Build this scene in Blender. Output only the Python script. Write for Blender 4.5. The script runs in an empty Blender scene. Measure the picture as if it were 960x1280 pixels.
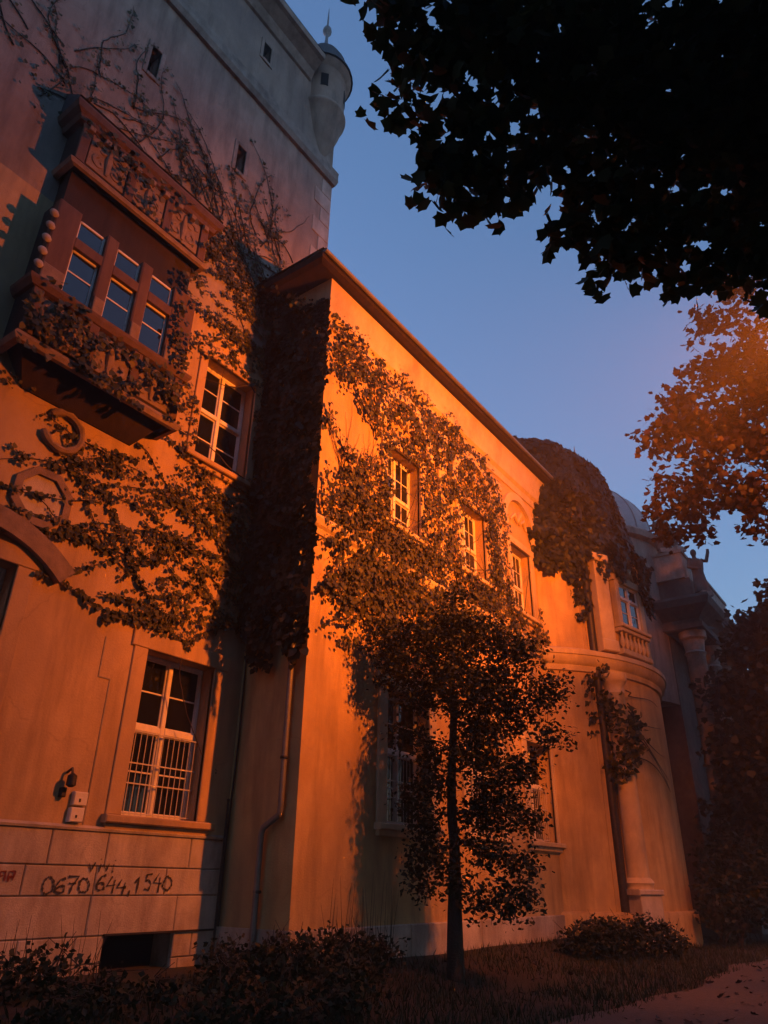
import bpy, math, random
import numpy as np
from mathutils import Matrix, Vector

S = bpy.context.scene
random.seed(7)
RNG = np.random.default_rng(11)

# ------------------------------------------------------------------ camera
cam_d = bpy.data.cameras.new('camera')
cam = bpy.data.objects.new('camera', cam_d)
S.collection.objects.link(cam)
_r = Vector((0.57747, -0.81627, 0.01506)); _u = -Vector((0.37856, 0.25138, -0.89079)); _f = Vector((0.72334, 0.52010, 0.45418))
M = Matrix.Identity(4)
for i in range(3):
    M[i][0], M[i][1], M[i][2] = _r[i], _u[i], -_f[i]
M.translation = (0, 0, 1.6)
cam.matrix_world = M
cam_d.sensor_fit = 'VERTICAL'; cam_d.sensor_height = 24.0; cam_d.lens = 905.0 / 1280.0 * 24.0
cam_d.clip_start = 0.05; cam_d.clip_end = 4000
S.camera = cam

# ------------------------------------------------------------------ dusk sky
W = bpy.data.worlds.new('World'); S.world = W; W.use_nodes = True
wn, wl = W.node_tree.nodes, W.node_tree.links
wn.clear()
sky = wn.new('ShaderNodeTexSky'); sky.sky_type = 'NISHITA'; sky.sun_disc = False
sky.sun_elevation = math.radians(0.0); sky.sun_rotation = math.radians(350)
sky.altitude = 100; sky.air_density = 1.0; sky.dust_density = 0.4; sky.ozone_density = 2.5
bg = wn.new('ShaderNodeBackground'); bg.inputs['Strength'].default_value = 0.15
wo = wn.new('ShaderNodeOutputWorld')
wl.new(sky.outputs[0], bg.inputs[0]); wl.new(bg.outputs[0], wo.inputs[0])
S.view_settings.view_transform = 'Standard'; S.view_settings.look = 'None'
S.view_settings.exposure = 3.45; S.view_settings.gamma = 1.0
S.view_settings.use_curve_mapping = False
HAZE = 0.0028
LAMP_POWER = 2000.0
LAMP_COLOR = (1.0, 0.185, 0.013)
LAMP_POS = Vector((13.3, -1.1, 11.66))

# ------------------------------------------------------------------ materials
MATS = {}
def nodes_of(name):
    m = bpy.data.materials.new(name); m.use_nodes = True
    return m, m.node_tree.nodes, m.node_tree.links, m.node_tree.nodes['Principled BSDF']
def ramp(n, stops):
    r = n.new('ShaderNodeValToRGB'); e = r.color_ramp.elements
    while len(e) < len(stops): e.new(0.5)
    for k, (p, c) in zip(e, stops):
        k.position = p; k.color = (*c, 1)
    return r
def mat(name, c0, c1, scale=3.0, rough=0.85, bump=0.25, bscale=40.0, stain=None, stain_scale=0.7, metal=0.0, spec=0.3, stretch=(1, 1, 1), streak=0.0):
    m, n, l, b = nodes_of(name)
    tc = n.new('ShaderNodeTexCoord'); mp = n.new('ShaderNodeMapping'); mp.inputs['Scale'].default_value = stretch
    l.new(tc.outputs['Object'], mp.inputs[0])
    t = n.new('ShaderNodeTexNoise'); t.inputs['Scale'].default_value = scale; t.inputs['Detail'].default_value = 9; t.inputs['Roughness'].default_value = 0.62
    l.new(mp.outputs[0], t.inputs['Vector'])
    r = ramp(n, [(0.3, c0), (0.7, c1)]); l.new(t.outputs[0], r.inputs[0])
    col = r.outputs[0]
    if stain:
        t2 = n.new('ShaderNodeTexNoise'); t2.inputs['Scale'].default_value = stain_scale; t2.inputs['Detail'].default_value = 12; t2.inputs['Roughness'].default_value = 0.7
        mp2 = n.new('ShaderNodeMapping'); mp2.inputs['Scale'].default_value = (1, 1, 0.45); l.new(tc.outputs['Object'], mp2.inputs[0]); l.new(mp2.outputs[0], t2.inputs['Vector'])
        r2 = ramp(n, [(0.46, (0, 0, 0)), (0.68, (1, 1, 1))]); l.new(t2.outputs[0], r2.inputs[0])
        mx = n.new('ShaderNodeMix'); mx.data_type = 'RGBA'
        l.new(r2.outputs[0], mx.inputs[0]); l.new(col, mx.inputs[6]); mx.inputs[7].default_value = (*stain, 1)
        col = mx.outputs[2]
    if streak:
        t4 = n.new('ShaderNodeTexNoise'); t4.inputs['Scale'].default_value = 1.0; t4.inputs['Detail'].default_value = 10; t4.inputs['Roughness'].default_value = 0.65
        mp4 = n.new('ShaderNodeMapping'); mp4.inputs['Scale'].default_value = (2.4, 2.4, 0.35); l.new(tc.outputs['Object'], mp4.inputs[0]); l.new(mp4.outputs[0], t4.inputs['Vector'])
        r4 = ramp(n, [(0.47, (0, 0, 0)), (0.68, (streak, streak, streak))]); l.new(t4.outputs[0], r4.inputs[0])
        vo = n.new('ShaderNodeTexVoronoi'); vo.feature = 'DISTANCE_TO_EDGE'; vo.inputs['Scale'].default_value = 0.55
        nv_ = n.new('ShaderNodeTexNoise'); nv_.inputs['Scale'].default_value = 1.5; nv_.inputs['Detail'].default_value = 8; l.new(tc.outputs['Object'], nv_.inputs['Vector'])
        am = n.new('ShaderNodeMix'); am.data_type = 'RGBA'; am.inputs[0].default_value = 0.35; l.new(tc.outputs['Object'], am.inputs[6]); l.new(nv_.outputs[1], am.inputs[7]); l.new(am.outputs[2], vo.inputs['Vector'])
        rv = ramp(n, [(0.0, (.28, .28, .28)), (0.004, (0, 0, 0))]); l.new(vo.outputs[0], rv.inputs[0])
        ad = n.new('ShaderNodeMath'); ad.operation = 'MAXIMUM'; l.new(r4.outputs[0], ad.inputs[0]); l.new(rv.outputs[0], ad.inputs[1])
        mx4 = n.new('ShaderNodeMix'); mx4.data_type = 'RGBA'; l.new(ad.outputs[0], mx4.inputs[0]); l.new(col, mx4.inputs[6]); mx4.inputs[7].default_value = (c0[0] * .38, c0[1] * .38, c0[2] * .40, 1)
        col = mx4.outputs[2]
    l.new(col, b.inputs['Base Color'])
    b.inputs['Roughness'].default_value = rough; b.inputs['Metallic'].default_value = metal; b.inputs['Specular IOR Level'].default_value = spec
    if bump:
        t3 = n.new('ShaderNodeTexNoise'); t3.inputs['Scale'].default_value = bscale; t3.inputs['Detail'].default_value = 8
        l.new(tc.outputs['Object'], t3.inputs['Vector'])
        bp = n.new('ShaderNodeBump'); bp.inputs['Strength'].default_value = bump; bp.inputs['Distance'].default_value = 0.03
        l.new(t3.outputs[0], bp.inputs['Height']); l.new(bp.outputs[0], b.inputs['Normal'])
    MATS[name] = m
    return m
def leafmat(name, c0, c1, trans=0.3):
    m, n, l, b = nodes_of(name)
    a = n.new('ShaderNodeAttribute'); a.attribute_name = 'tint'
    r = ramp(n, [(0.0, c0), (0.72, tuple((p + q) / 2 for p, q in zip(c0, c1))), (0.93, c1), (1.0, (c1[0] * 1.5, c1[1] * 1.1, c1[2]))]); l.new(a.outputs['Fac'], r.inputs[0])
    l.new(r.outputs[0], b.inputs['Base Color']); b.inputs['Roughness'].default_value = 0.55; b.inputs['Specular IOR Level'].default_value = 0.35
    tr = n.new('ShaderNodeBsdfTranslucent'); l.new(r.outputs[0], tr.inputs[0])
    mx = n.new('ShaderNodeMixShader'); mx.inputs[0].default_value = trans
    out = n['Material Output']
    l.new(b.outputs[0], mx.inputs[1]); l.new(tr.outputs[0], mx.inputs[2]); l.new(mx.outputs[0], out.inputs[0])
    MATS[name] = m
mat('wing_plaster', (0.45, 0.30, 0.125), (0.58, 0.41, 0.19), 1.6, 0.9, 0.25, 30, stain=(0.36, 0.25, 0.13), stain_scale=0.5, streak=0.5)
mat('wing_trim', (0.52, 0.40, 0.24), (0.62, 0.50, 0.32), 2.5, 0.85, 0.2, 30, stain=(0.35, 0.27, 0.17), stain_scale=0.9)
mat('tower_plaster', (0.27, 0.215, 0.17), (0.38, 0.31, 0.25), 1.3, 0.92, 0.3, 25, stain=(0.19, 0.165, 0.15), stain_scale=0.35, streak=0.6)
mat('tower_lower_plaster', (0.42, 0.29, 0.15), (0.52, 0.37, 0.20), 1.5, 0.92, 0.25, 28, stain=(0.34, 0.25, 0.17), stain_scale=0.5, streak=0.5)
mat('cut_stone', (0.42, 0.36, 0.30), (0.56, 0.50, 0.43), 2.2, 0.88, 0.3, 45, stain=(0.27, 0.22, 0.18), stain_scale=1.1, streak=0.5)
mat('old_stone', (0.24, 0.20, 0.17), (0.36, 0.31, 0.26), 4.0, 0.9, 0.4, 35, stain=(0.14, 0.12, 0.10), stain_scale=1.4)
mat('shade_dark_stone', (0.07, 0.06, 0.055), (0.13, 0.115, 0.10), 4.0, 0.92, 0.4, 35, stain=(0.05, 0.045, 0.04), stain_scale=1.2)  # darker copy of the old stone; dark tone stands in for missing light
mat('carved_stone', (0.17, 0.125, 0.09), (0.30, 0.22, 0.165), 5.0, 0.9, 0.4, 60)
mat('dark_timber_and_shade', (0.020, 0.013, 0.010), (0.045, 0.03, 0.022), 6, 0.8, 0.3, 60, stretch=(1, 1, 0.2))
mat('reddish_timber', (0.09, 0.05, 0.035), (0.15, 0.09, 0.06), 6, 0.75, 0.3, 60, stretch=(1, 1, 0.2))
mat('white_paint', (0.62, 0.58, 0.52), (0.78, 0.75, 0.70), 8, 0.55, 0.1, 80, spec=0.4)
mat('iron', (0.03, 0.03, 0.032), (0.07, 0.06, 0.055), 12, 0.5, 0.15, 90, metal=0.6)
mat('pale_iron', (0.45, 0.42, 0.38), (0.58, 0.54, 0.5), 12, 0.55, 0.1, 90, spec=0.4)
mat('zinc', (0.16, 0.16, 0.16), (0.27, 0.26, 0.25), 5, 0.5, 0.15, 50, metal=0.5)
mat('slate', (0.035, 0.036, 0.04), (0.07, 0.07, 0.075), 5, 0.7, 0.4, 20)
mat('dome_metal', (0.23, 0.25, 0.26), (0.33, 0.35, 0.35), 2, 0.6, 0.15, 15, metal=0.2)
mat('bark', (0.035, 0.026, 0.02), (0.075, 0.058, 0.045), 9, 0.95, 0.8, 25, stretch=(1, 1, 0.25))
mat('soil', (0.035, 0.028, 0.018), (0.06, 0.045, 0.03), 2.5, 0.97, 0.7, 18, stain=(0.03, 0.04, 0.015), stain_scale=0.6)
mat('gravel_path', (0.085, 0.07, 0.06), (0.14, 0.115, 0.10), 14, 0.95, 0.6, 60, stain=(0.10, 0.085, 0.075), stain_scale=0.5)
mat('graffiti_black', (0.02, 0.018, 0.02), (0.06, 0.05, 0.045), 25, 0.7, 0)
mat('graffiti_red', (0.14, 0.02, 0.015), (0.22, 0.05, 0.04), 25, 0.7, 0)
mat('enamel', (0.60, 0.56, 0.50), (0.72, 0.68, 0.62), 10, 0.5, 0.1, 60)
mat('void', (0.006, 0.005, 0.005), (0.012, 0.01, 0.01), 3, 0.95, 0)
leafmat('ivy_leaf', (0.030, 0.034, 0.010), (0.13, 0.115, 0.032), 0.3)
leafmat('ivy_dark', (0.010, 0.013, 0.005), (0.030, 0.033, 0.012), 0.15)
leafmat('maple_leaf', (0.022, 0.034, 0.010), (0.055, 0.07, 0.02), 0.35)
leafmat('copper_leaf', (0.017, 0.011, 0.011), (0.045, 0.027, 0.023), 0.3)
leafmat('yew_leaf', (0.010, 0.015, 0.005), (0.03, 0.036, 0.012), 0.15)
leafmat('shrub_leaf', (0.012, 0.017, 0.006), (0.036, 0.042, 0.015), 0.2)
leafmat('grass_blade', (0.016, 0.022, 0.006), (0.045, 0.05, 0.018), 0.2)
gm, gn, gl, gb = nodes_of('window_glass')
gb.inputs['Base Color'].default_value = (0.010, 0.011, 0.013, 1); gb.inputs['Roughness'].default_value = 0.06; gb.inputs['Specular IOR Level'].default_value = 0.7
_t = gn.new('ShaderNodeTexNoise'); _t.inputs['Scale'].default_value = 2.2
_b = gn.new('ShaderNodeBump'); _b.inputs['Strength'].default_value = 0.12; _b.inputs['Distance'].default_value = 0.03
gl.new(_t.outputs[0], _b.inputs['Height']); gl.new(_b.outputs[0], gb.inputs['Normal'])
MATS['window_glass'] = gm
em, en, el, eb = nodes_of('lamp_lens')
eb.inputs['Emission Color'].default_value = (*LAMP_COLOR, 1); eb.inputs['Emission Strength'].default_value = 4.0
MATS['lamp_lens'] = em

# ------------------------------------------------------------------ helpers
COL = S.collection
def link(o, parent=None):
    COL.objects.link(o)
    if parent is not None:
        o.parent = parent
        if parent.type == 'EMPTY':
            o.matrix_parent_inverse = Matrix.Translation(-parent.location)
    return o
def tag(o, label=None, cat=None, group=None, kind=None):
    if label: o['label'] = label
    if cat: o['category'] = cat
    if group: o['group'] = group
    if kind: o['kind'] = kind
    return o
def thing(name, label, cat, loc, group=None):
    o = bpy.data.objects.new(name, None); o.empty_display_size = 0.3
    o.location = loc; link(o); return tag(o, label, cat, group)

class MB:
    def __init__(self, xf=None):
        self.v, self.f, self.xf = [], [], xf
    def add(self, vs, fs):
        b = len(self.v)
        self.v += [tuple(p) for p in vs]; self.f += [tuple(i + b for i in q) for q in fs]
        return self
    def box(self, x0, x1, y0, y1, z0, z1):
        return self.add([(x0, y0, z0), (x1, y0, z0), (x1, y1, z0), (x0, y1, z0), (x0, y0, z1), (x1, y0, z1), (x1, y1, z1), (x0, y1, z1)],
                        [(0, 3, 2, 1), (4, 5, 6, 7), (0, 1, 5, 4), (1, 2, 6, 5), (2, 3, 7, 6), (3, 0, 4, 7)])
    def bbox(self, x0, x1, y0, y1, z0, z1, c=0.012):
        """box with a chamfered front (low y) face"""
        c = min(c, (x1 - x0) * .4, (z1 - z0) * .4, (y1 - y0) * .9)
        v = [(x0, y0 + c, z0), (x1, y0 + c, z0), (x1, y0 + c, z1), (x0, y0 + c, z1),
             (x0 + c, y0, z0 + c), (x1 - c, y0, z0 + c), (x1 - c, y0, z1 - c), (x0 + c, y0, z1 - c),
             (x0, y1, z0), (x1, y1, z0), (x1, y1, z1), (x0, y1, z1)]
        f = [(4, 5, 6, 7), (0, 1, 5, 4), (1, 2, 6, 5), (2, 3, 7, 6), (3, 0, 4, 7), (8, 9, 1, 0), (9, 10, 2, 1), (10, 11, 3, 2), (11, 8, 0, 3), (8, 11, 10, 9)]
        return self.add(v, f)
    def quad(self, a, b, c, d): return self.add([a, b, c, d], [(0, 1, 2, 3)])
    def tube(self, pts, rad, n=8, cap=True):
        pts = [Vector(p) for p in pts]
        if not hasattr(rad, '__len__'): rad = [rad] * len(pts)
        b = len(self.v); prev = None
        for i, p in enumerate(pts):
            d = (pts[min(i + 1, len(pts) - 1)] - pts[max(i - 1, 0)]).normalized()
            if prev is None:
                a = d.cross(Vector((0, 0, 1)))
                if a.length < .05: a = d.cross(Vector((1, 0, 0)))
            else:
                a = prev - d * prev.dot(d)
            a.normalize(); prev = a; c = d.cross(a)
            for k in range(n):
                t = 2 * math.pi * k / n
                self.v.append(tuple(p + (a * math.cos(t) + c * math.sin(t)) * rad[i]))
        for i in range(len(pts) - 1):
            for k in range(n):
                k2 = (k + 1) % n
                self.f.append((b + i * n + k, b + i * n + k2, b + (i + 1) * n + k2, b + (i + 1) * n + k))
        if cap:
            self.f.append(tuple(b + k for k in range(n))[::-1]); e = b + (len(pts) - 1) * n
            self.f.append(tuple(e + k for k in range(n)))
        return self
    def lathe(self, prof, c, n=24, a0=0.0, a1=2 * math.pi):
        full = abs(a1 - a0 - 2 * math.pi) < 1e-6
        m = n if full else n + 1
        b = len(self.v)
        for r, z in prof:
            for k in range(m):
                t = a0 + (a1 - a0) * k / n
                self.v.append((c[0] + r * math.cos(t), c[1] + r * math.sin(t), c[2] + z))
        for i in range(len(prof) - 1):
            for k in range(n):
                k2 = (k + 1) % m
                self.f.append((b + i * m + k, b + i * m + k2, b + (i + 1) * m + k2, b + (i + 1) * m + k))
        if full:
            if prof[0][0] > 1e-4: self.f.append(tuple(b + k for k in range(m))[::-1])
            if prof[-1][0] > 1e-4: self.f.append(tuple(b + (len(prof) - 1) * m + k for k in range(m)))
        return self
    def sweep(self, path, prof, close=False):
        """profile (outward offset, z) swept along a plan path, mitred; outward is to the right of travel"""
        P = [Vector((p[0], p[1])) for p in path]; n = len(P); b = len(self.v); m = len(prof)
        for i, p in enumerate(P):
            d0 = (P[i] - P[i - 1]).normalized() if i > 0 else (P[1] - P[0]).normalized()
            d1 = (P[i + 1] - P[i]).normalized() if i < n - 1 else d0
            n0 = Vector((d0.y, -d0.x)); n1 = Vector((d1.y, -d1.x))
            mt = (n0 + n1).normalized(); s = 1.0 / max(mt.dot(n0), .3)
            for o, z in prof: self.v.append((p.x + mt.x * o * s, p.y + mt.y * o * s, z))
        for i in range(n - 1):
            for k in range(m - 1):
                self.f.append((b + i * m + k, b + (i + 1) * m + k, b + (i + 1) * m + k + 1, b + i * m + k + 1))
        self.f.append(tuple(b + k for k in range(m))); self.f.append(tuple(b + (n - 1) * m + k for k in range(m))[::-1])
        return self
    def build(self, name, material, parent=None, smooth=False):
        me = bpy.data.meshes.new(name)
        vs = self.v
        if self.xf is not None: vs = [tuple(self.xf @ Vector(p)) for p in vs]
        me.from_pydata(vs, [], self.f); me.materials.append(MATS[material])
        if smooth:
            me.polygons.foreach_set('use_smooth', [True] * len(me.polygons))
            me.update()
            try: me.set_sharp_from_angle(angle=math.radians(40))
            except Exception: pass
        o = bpy.data.objects.new(name, me); link(o, parent)
        return o

def wall_cells(mb, x0, x1, z0, z1, y, ops, depth):
    """front wall at plane y with rectangular openings (x0,x1,z0,z1) and reveals going back by depth"""
    xs = sorted({x0, x1, *[o[0] for o in ops], *[o[1] for o in ops]}); zs = sorted({z0, z1, *[o[2] for o in ops], *[o[3] for o in ops]})
    for a, b in zip(xs, xs[1:]):
        for c, d in zip(zs, zs[1:]):
            mx, mz = (a + b) / 2, (c + d) / 2
            if any(o[0] < mx < o[1] and o[2] < mz < o[3] for o in ops): continue
            mb.quad((a, y, c), (b, y, c), (b, y, d), (a, y, d))
    for a, b, c, d in ops:
        Y = y + depth
        mb.quad((a, y, c), (a, y, d), (a, Y, d), (a, Y, c)); mb.quad((b, y, d), (b, y, c), (b, Y, c), (b, Y, d))
        mb.quad((a, y, c), (a, Y, c), (b, Y, c), (b, y, c)); mb.quad((a, y, d), (b, y, d), (b, Y, d), (a, Y, d))

def window(parent, x0, x1, z0, z1, y, xf=None, transom=None, rows=(2, 3), cols=1, frame='white_paint', sill=True, bars=None, fw=0.065, label=None):
    """two-leaf window set at plane y; part 'window' (outer frame) > sash, pane, sill, bar"""
    m = MB(xf); t = 0.06
    m.bbox(x0, x0 + fw, y, y + t, z0, z1); m.bbox(x1 - fw, x1, y, y + t, z0, z1)
    m.bbox(x0 + fw, x1 - fw, y, y + t, z0, z0 + fw); m.bbox(x0 + fw, x1 - fw, y, y + t, z1 - fw, z1)
    w = m.build('window', frame, parent)
    if label: w['label'] = label
    xm = (x0 + x1) / 2; tz = transom
    s = MB(xf); s.bbox(xm - 0.05, xm + 0.05, y - 0.03, y + t, z0 + fw, z1 - fw); s.build('mullion', frame, w)
    spans = [(z0 + fw, z1 - fw, rows[0])]
    if tz:
        for a, b in ((x0 + fw, xm - 0.05), (xm + 0.05, x1 - fw)):
            s = MB(xf); s.bbox(a, b, y - 0.035, y + t, tz - 0.055, tz + 0.055); s.build('transom', frame, w)
        spans = [(z0 + fw, tz - 0.055, rows[0]), (tz + 0.055, z1 - fw, rows[1])]
    for a, b in ((x0 + fw, xm - 0.05), (xm + 0.05, x1 - fw)):
        for c, d, r in spans:
            q = 0.035
            s = MB(xf); s.bbox(a, a + q, y + 0.012, y + t - .004, c, d); s.bbox(b - q, b, y + 0.012, y + t - .004, c, d)
            s.bbox(a + q, b - q, y + 0.012, y + t - .004, c, c + q); s.bbox(a + q, b - q, y + 0.012, y + t - .004, d - q, d)
            zs = [c + q + (d - c - 2 * q) * k / r for k in range(r + 1)]; xs = [a + q + (b - a - 2 * q) * k / cols for k in range(cols + 1)]
            for k in zs[1:-1]: s.box(a + q, b - q, y + 0.016, y + t - .008, k - 0.013, k + 0.013)
            for k in xs[1:-1]: s.box(k - 0.013, k + 0.013, y + 0.018, y + t - .010, c + q, d - q)
            s.build('sash', frame, w)
            for za, zb in zip(zs, zs[1:]):
                for xa, xb in zip(xs, xs[1:]):
                    p = MB(xf); tl = random.uniform(-.004, .004)
                    p.quad((xa - .005, y + .036 + tl, za - .005), (xb + .005, y + .036 - tl, za - .005), (xb + .005, y + .036 - tl, zb + .005), (xa - .005, y + .036 + tl, zb + .005))
                    p.build('pane', 'window_glass', w)
    bk = MB(xf); bk.quad((x0, y + .075, z0), (x1, y + .075, z0), (x1, y + .075, z1), (x0, y + .075, z1)); bk.build('dark_interior', 'void', w)
    if bars:
        za, zb, nb, yb, mt = bars
        for k in range(nb):
            xx = x0 + 0.07 + (x1 - x0 - 0.14) * k / (nb - 1)
            b = MB(xf); b.tube([(xx, yb, za), (xx, yb, zb)], 0.0085, 6); b.build('bar', mt, w)
        for zz in (za + .02, za + (zb - za) * .36, za + (zb - za) * .60, zb - .02):
            b = MB(xf); b.box(x0 + .01, x1 - .01, yb - .012, yb + .012, zz - .011, zz + .011); b.build('grille_rail', mt, w)
    return w

# leaf clouds -------------------------------------------------------
MAPLE = np.array([(0, 0, 0), (.20, .02, .02), (.50, .10, .05), (.40, .28, .0), (.52, .56, .06), (.31, .60, .0), (.0, .95, .08), (-.28, .62, 0), (-.50, .60, .06), (-.40, .30, 0), (-.50, .10, .05), (-.20, .02, .02)])
MAPLE_T = [(0, 1, 3), (1, 2, 3), (0, 3, 5), (3, 4, 5), (0, 5, 7), (5, 6, 7), (0, 7, 9), (7, 8, 9), (0, 9, 11), (9, 10, 11)]
IVYL = np.array([(0, 0, 0), (.42, .10, .05), (.40, .50, .02), (0, 1.0, .06), (-.40, .50, .02), (-.42, .10, .05)])
IVYL_T = [(0, 1, 2), (0, 2, 3), (0, 3, 4), (0, 4, 5)]
SMALL = np.array([(0, 0, 0), (.32, .45, .05), (0, 1.0, 0), (-.32, .45, .05)])
SMALL_T = [(0, 1, 2), (0, 2, 3)]
def frames(nrm, tip):
    """orthonormal frames: local z=normal, local y=tip direction"""
    nrm = nrm / np.linalg.norm(nrm, axis=1, keepdims=True)
    tip = tip - nrm * np.sum(nrm * tip, axis=1, keepdims=True); tip /= np.linalg.norm(tip, axis=1, keepdims=True) + 1e-9
    return np.stack([np.cross(tip, nrm), tip, nrm], axis=2)
def leaves(name, pos, F, size, material, parent, tpl=SMALL, tri=SMALL_T, tint=None, kind='stuff'):
    N, k = len(pos), len(tpl)
    v = np.einsum('nij,kj->nki', F, tpl) * size[:, None, None] + pos[:, None, :]
    tr = np.array(tri); f = (tr[None] + (np.arange(N) * k)[:, None, None]).reshape(-1, 3)
    me = bpy.data.meshes.new(name); nf = len(f)
    me.vertices.add(N * k); me.vertices.foreach_set('co', v.reshape(-1).astype(np.float32))
    me.loops.add(nf * 3); me.loops.foreach_set('vertex_index', f.reshape(-1).astype(np.int32))
    me.polygons.add(nf); me.polygons.foreach_set('loop_start', np.arange(0, nf * 3, 3, dtype=np.int32)); me.polygons.foreach_set('loop_total', np.full(nf, 3, dtype=np.int32))
    me.update(calc_edges=True)
    a = me.attributes.new('tint', 'FLOAT', 'FACE')
    t = RNG.random(N) if tint is None else tint
    a.data.foreach_set('value', np.repeat(t, len(tri)).astype(np.float32))
    me.materials.append(MATS[material])
    o = bpy.data.objects.new(name, me); link(o, parent)
    if kind: o['kind'] = kind
    return o
def vnoise(x, y, seed):
    r = np.random.default_rng(seed).random((64, 64))
    xi, yi = np.floor(x).astype(int), np.floor(y).astype(int); fx, fy = x - xi, y - yi
    fx, fy = fx * fx * (3 - 2 * fx), fy * fy * (3 - 2 * fy)
    g = lambda a, b: r[a % 64, b % 64]
    return (g(xi, yi) * (1 - fx) + g(xi + 1, yi) * fx) * (1 - fy) + (g(xi, yi + 1) * (1 - fx) + g(xi + 1, yi + 1) * fx) * fy
def inpoly(x, z, P):
    c = np.zeros(len(x), bool); n = len(P)
    for i in range(n):
        x0, z0 = P[i]; x1, z1 = P[i - 1]
        h = ((z0 > z) != (z1 > z)) & (x < (x1 - x0) * (z - z0) / (z1 - z0 + 1e-9) + x0); c ^= h
    return c
def ivy_patch(polys, dens, thr, seed, ang=0.0, stretch=(1.0, 2.6), scale=1.3, holes=()):
    """points (x,z) inside polygons with streaky noise holes"""
    out = []
    for P in polys:
        a = np.array(P); lo, hi = a.min(0), a.max(0); n = int((hi - lo).prod() * dens)
        r = np.random.default_rng(seed); p = lo + r.random((n, 2)) * (hi - lo)
        wob = np.stack([vnoise(p[:, 0] * 1.7, p[:, 1] * 1.7, seed + 5) - .5, vnoise(p[:, 0] * 1.7, p[:, 1] * 1.7, seed + 6) - .5], 1)
        q = p + wob * 1.0
        k = inpoly(q[:, 0], q[:, 1], P)
        u = (p[:, 0] * math.cos(ang) + p[:, 1] * math.sin(ang)) * scale * stretch[0]; w = (-p[:, 0] * math.sin(ang) + p[:, 1] * math.cos(ang)) * scale * stretch[1]
        nz = .62 * vnoise(u + 9, w + 9, seed + 1) + .38 * vnoise(u * 2.7 + 3, w * 2.7, seed + 2)
        k &= nz > thr + .12 * (r.random(n) - .5)
        for H in holes: k &= ~inpoly(q[:, 0], q[:, 1], H)
        out.append(p[k])
    return np.concatenate(out)
def wall_leaves(name, p, y, parent, mt, size=(.09, .17), depth=(.02, .13), axis='y', seed=0, bulge=0.0):
    r = np.random.default_rng(seed); n = len(p)
    off = depth[0] + (depth[1] - depth[0]) * r.random(n) ** 1.5 + bulge * vnoise(p[:, 0] * 2.6, p[:, 1] * 1.9, seed + 40) ** 1.4
    z = p[:, 1]; s = size[0] + (size[1] - size[0]) * r.random(n) ** 1.6
    nv = np.stack([r.normal(0, .38, n), -np.ones(n), r.normal(.15, .38, n)], 1); tp = np.stack([r.normal(0, .55, n), -.25 * np.ones(n), -np.ones(n)], 1)
    P = np.stack([p[:, 0], y - off, z], 1)
    if axis == 'x':
        nv = nv[:, [1, 0, 2]]; tp = tp[:, [1, 0, 2]]; P = np.stack([y - off, p[:, 0], z], 1)
    return leaves(name, P, frames(nv, tp), s, mt, parent, IVYL, IVYL_T)
def creeper(mb, x, z, ang, L, y, r0=.018, seed=0, curl=0.0, axis='y', offs=.02):
    """one woody stem meandering over a wall; returns points for leaves"""
    r = random.Random(seed); pts = [(x, z)]; n = max(4, int(L / .16))
    for k in range(n):
        ang += r.gauss(0, .16) + curl; x += .16 * math.cos(ang); z += .16 * math.sin(ang); pts.append((x, z))
    P = [((a, y - offs, b) if axis == 'y' else (y - offs, a, b)) for a, b in pts]
    mb.tube(P, [r0 * (1 - .75 * i / n) for i in range(n + 1)], 5, False)
    return pts
def along(pts, n, spread, seed):
    r = np.random.default_rng(seed); a = np.array(pts); t = r.random(n) * (len(a) - 1.001); i = t.astype(int); f = (t - i)[:, None]
    return a[i] * (1 - f) + a[i + 1] * f + r.normal(0, spread, (n, 2))
def crown(name, clumps, per_m3, size, mt, parent, tpl, tri, seed, squash=.8, twig=7, spread=.16, hang=.6):
    r = np.random.default_rng(seed); pts = []
    for c in clumps:
        x, y, z, R = c[:4]; n = max(6, int(per_m3 * R ** 2.3))
        d = r.normal(0, 1, (n, 3)); d /= np.linalg.norm(d, axis=1, keepdims=True)
        d *= (r.random((n, 1)) ** .45) * R * (1 + .16 * np.clip(r.normal(0, 1, (n, 1)), -2, 1.6)); d[:, 2] *= squash
        pts.append(d + [x, y, z])
    tips = np.concatenate(pts); n = len(tips)
    P = np.repeat(tips, twig, 0) + r.normal(0, spread, (n * twig, 3)) * [1, 1, .7]
    N = len(P); nv = np.stack([r.normal(0, .75, N), r.normal(0, .75, N), r.normal(.7, .6, N)], 1); tp = np.stack([r.normal(0, .8, N), r.normal(0, .8, N), r.normal(-hang, .4, N)], 1)
    s = size[0] + (size[1] - size[0]) * r.random(N)
    return leaves(name, P, frames(nv, tp), s, mt, parent, tpl, tri)
def limbs(mb, root_pts, clumps, r0, seed, nseg=5):
    """branches from a trunk polyline to every clump, nearest node first"""
    r = random.Random(seed); nodes = [(Vector(p), q) for p, q in root_pts]
    todo = sorted([Vector(c[:3]) for c in clumps], key=lambda c: min((c - n[0]).length for n in nodes))
    for c in todo:
        p, q = min(nodes, key=lambda n: (c - n[0]).length + (0.15 if n[1] < .03 else 0))
        rad = max(.012, min(q * .72, .03 + (c - p).length * .016)); pts = [p]
        for k in range(1, nseg + 1):
            t = k / nseg; w = (c - p).length * .07
            pts.append(p.lerp(c, t) + Vector((r.gauss(0, w), r.gauss(0, w), r.gauss(0, w) + .15 * math.sin(t * 3.14) * (c - p).length * .5)) * (1 if k < nseg else .2))
        rr = [rad * (1 - .65 * k / nseg) for k in range(nseg + 1)]
        mb.tube(pts, rr, 6, False)
        for k in (2, 3, 4, 5): nodes.append((pts[k], rr[k]))

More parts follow.
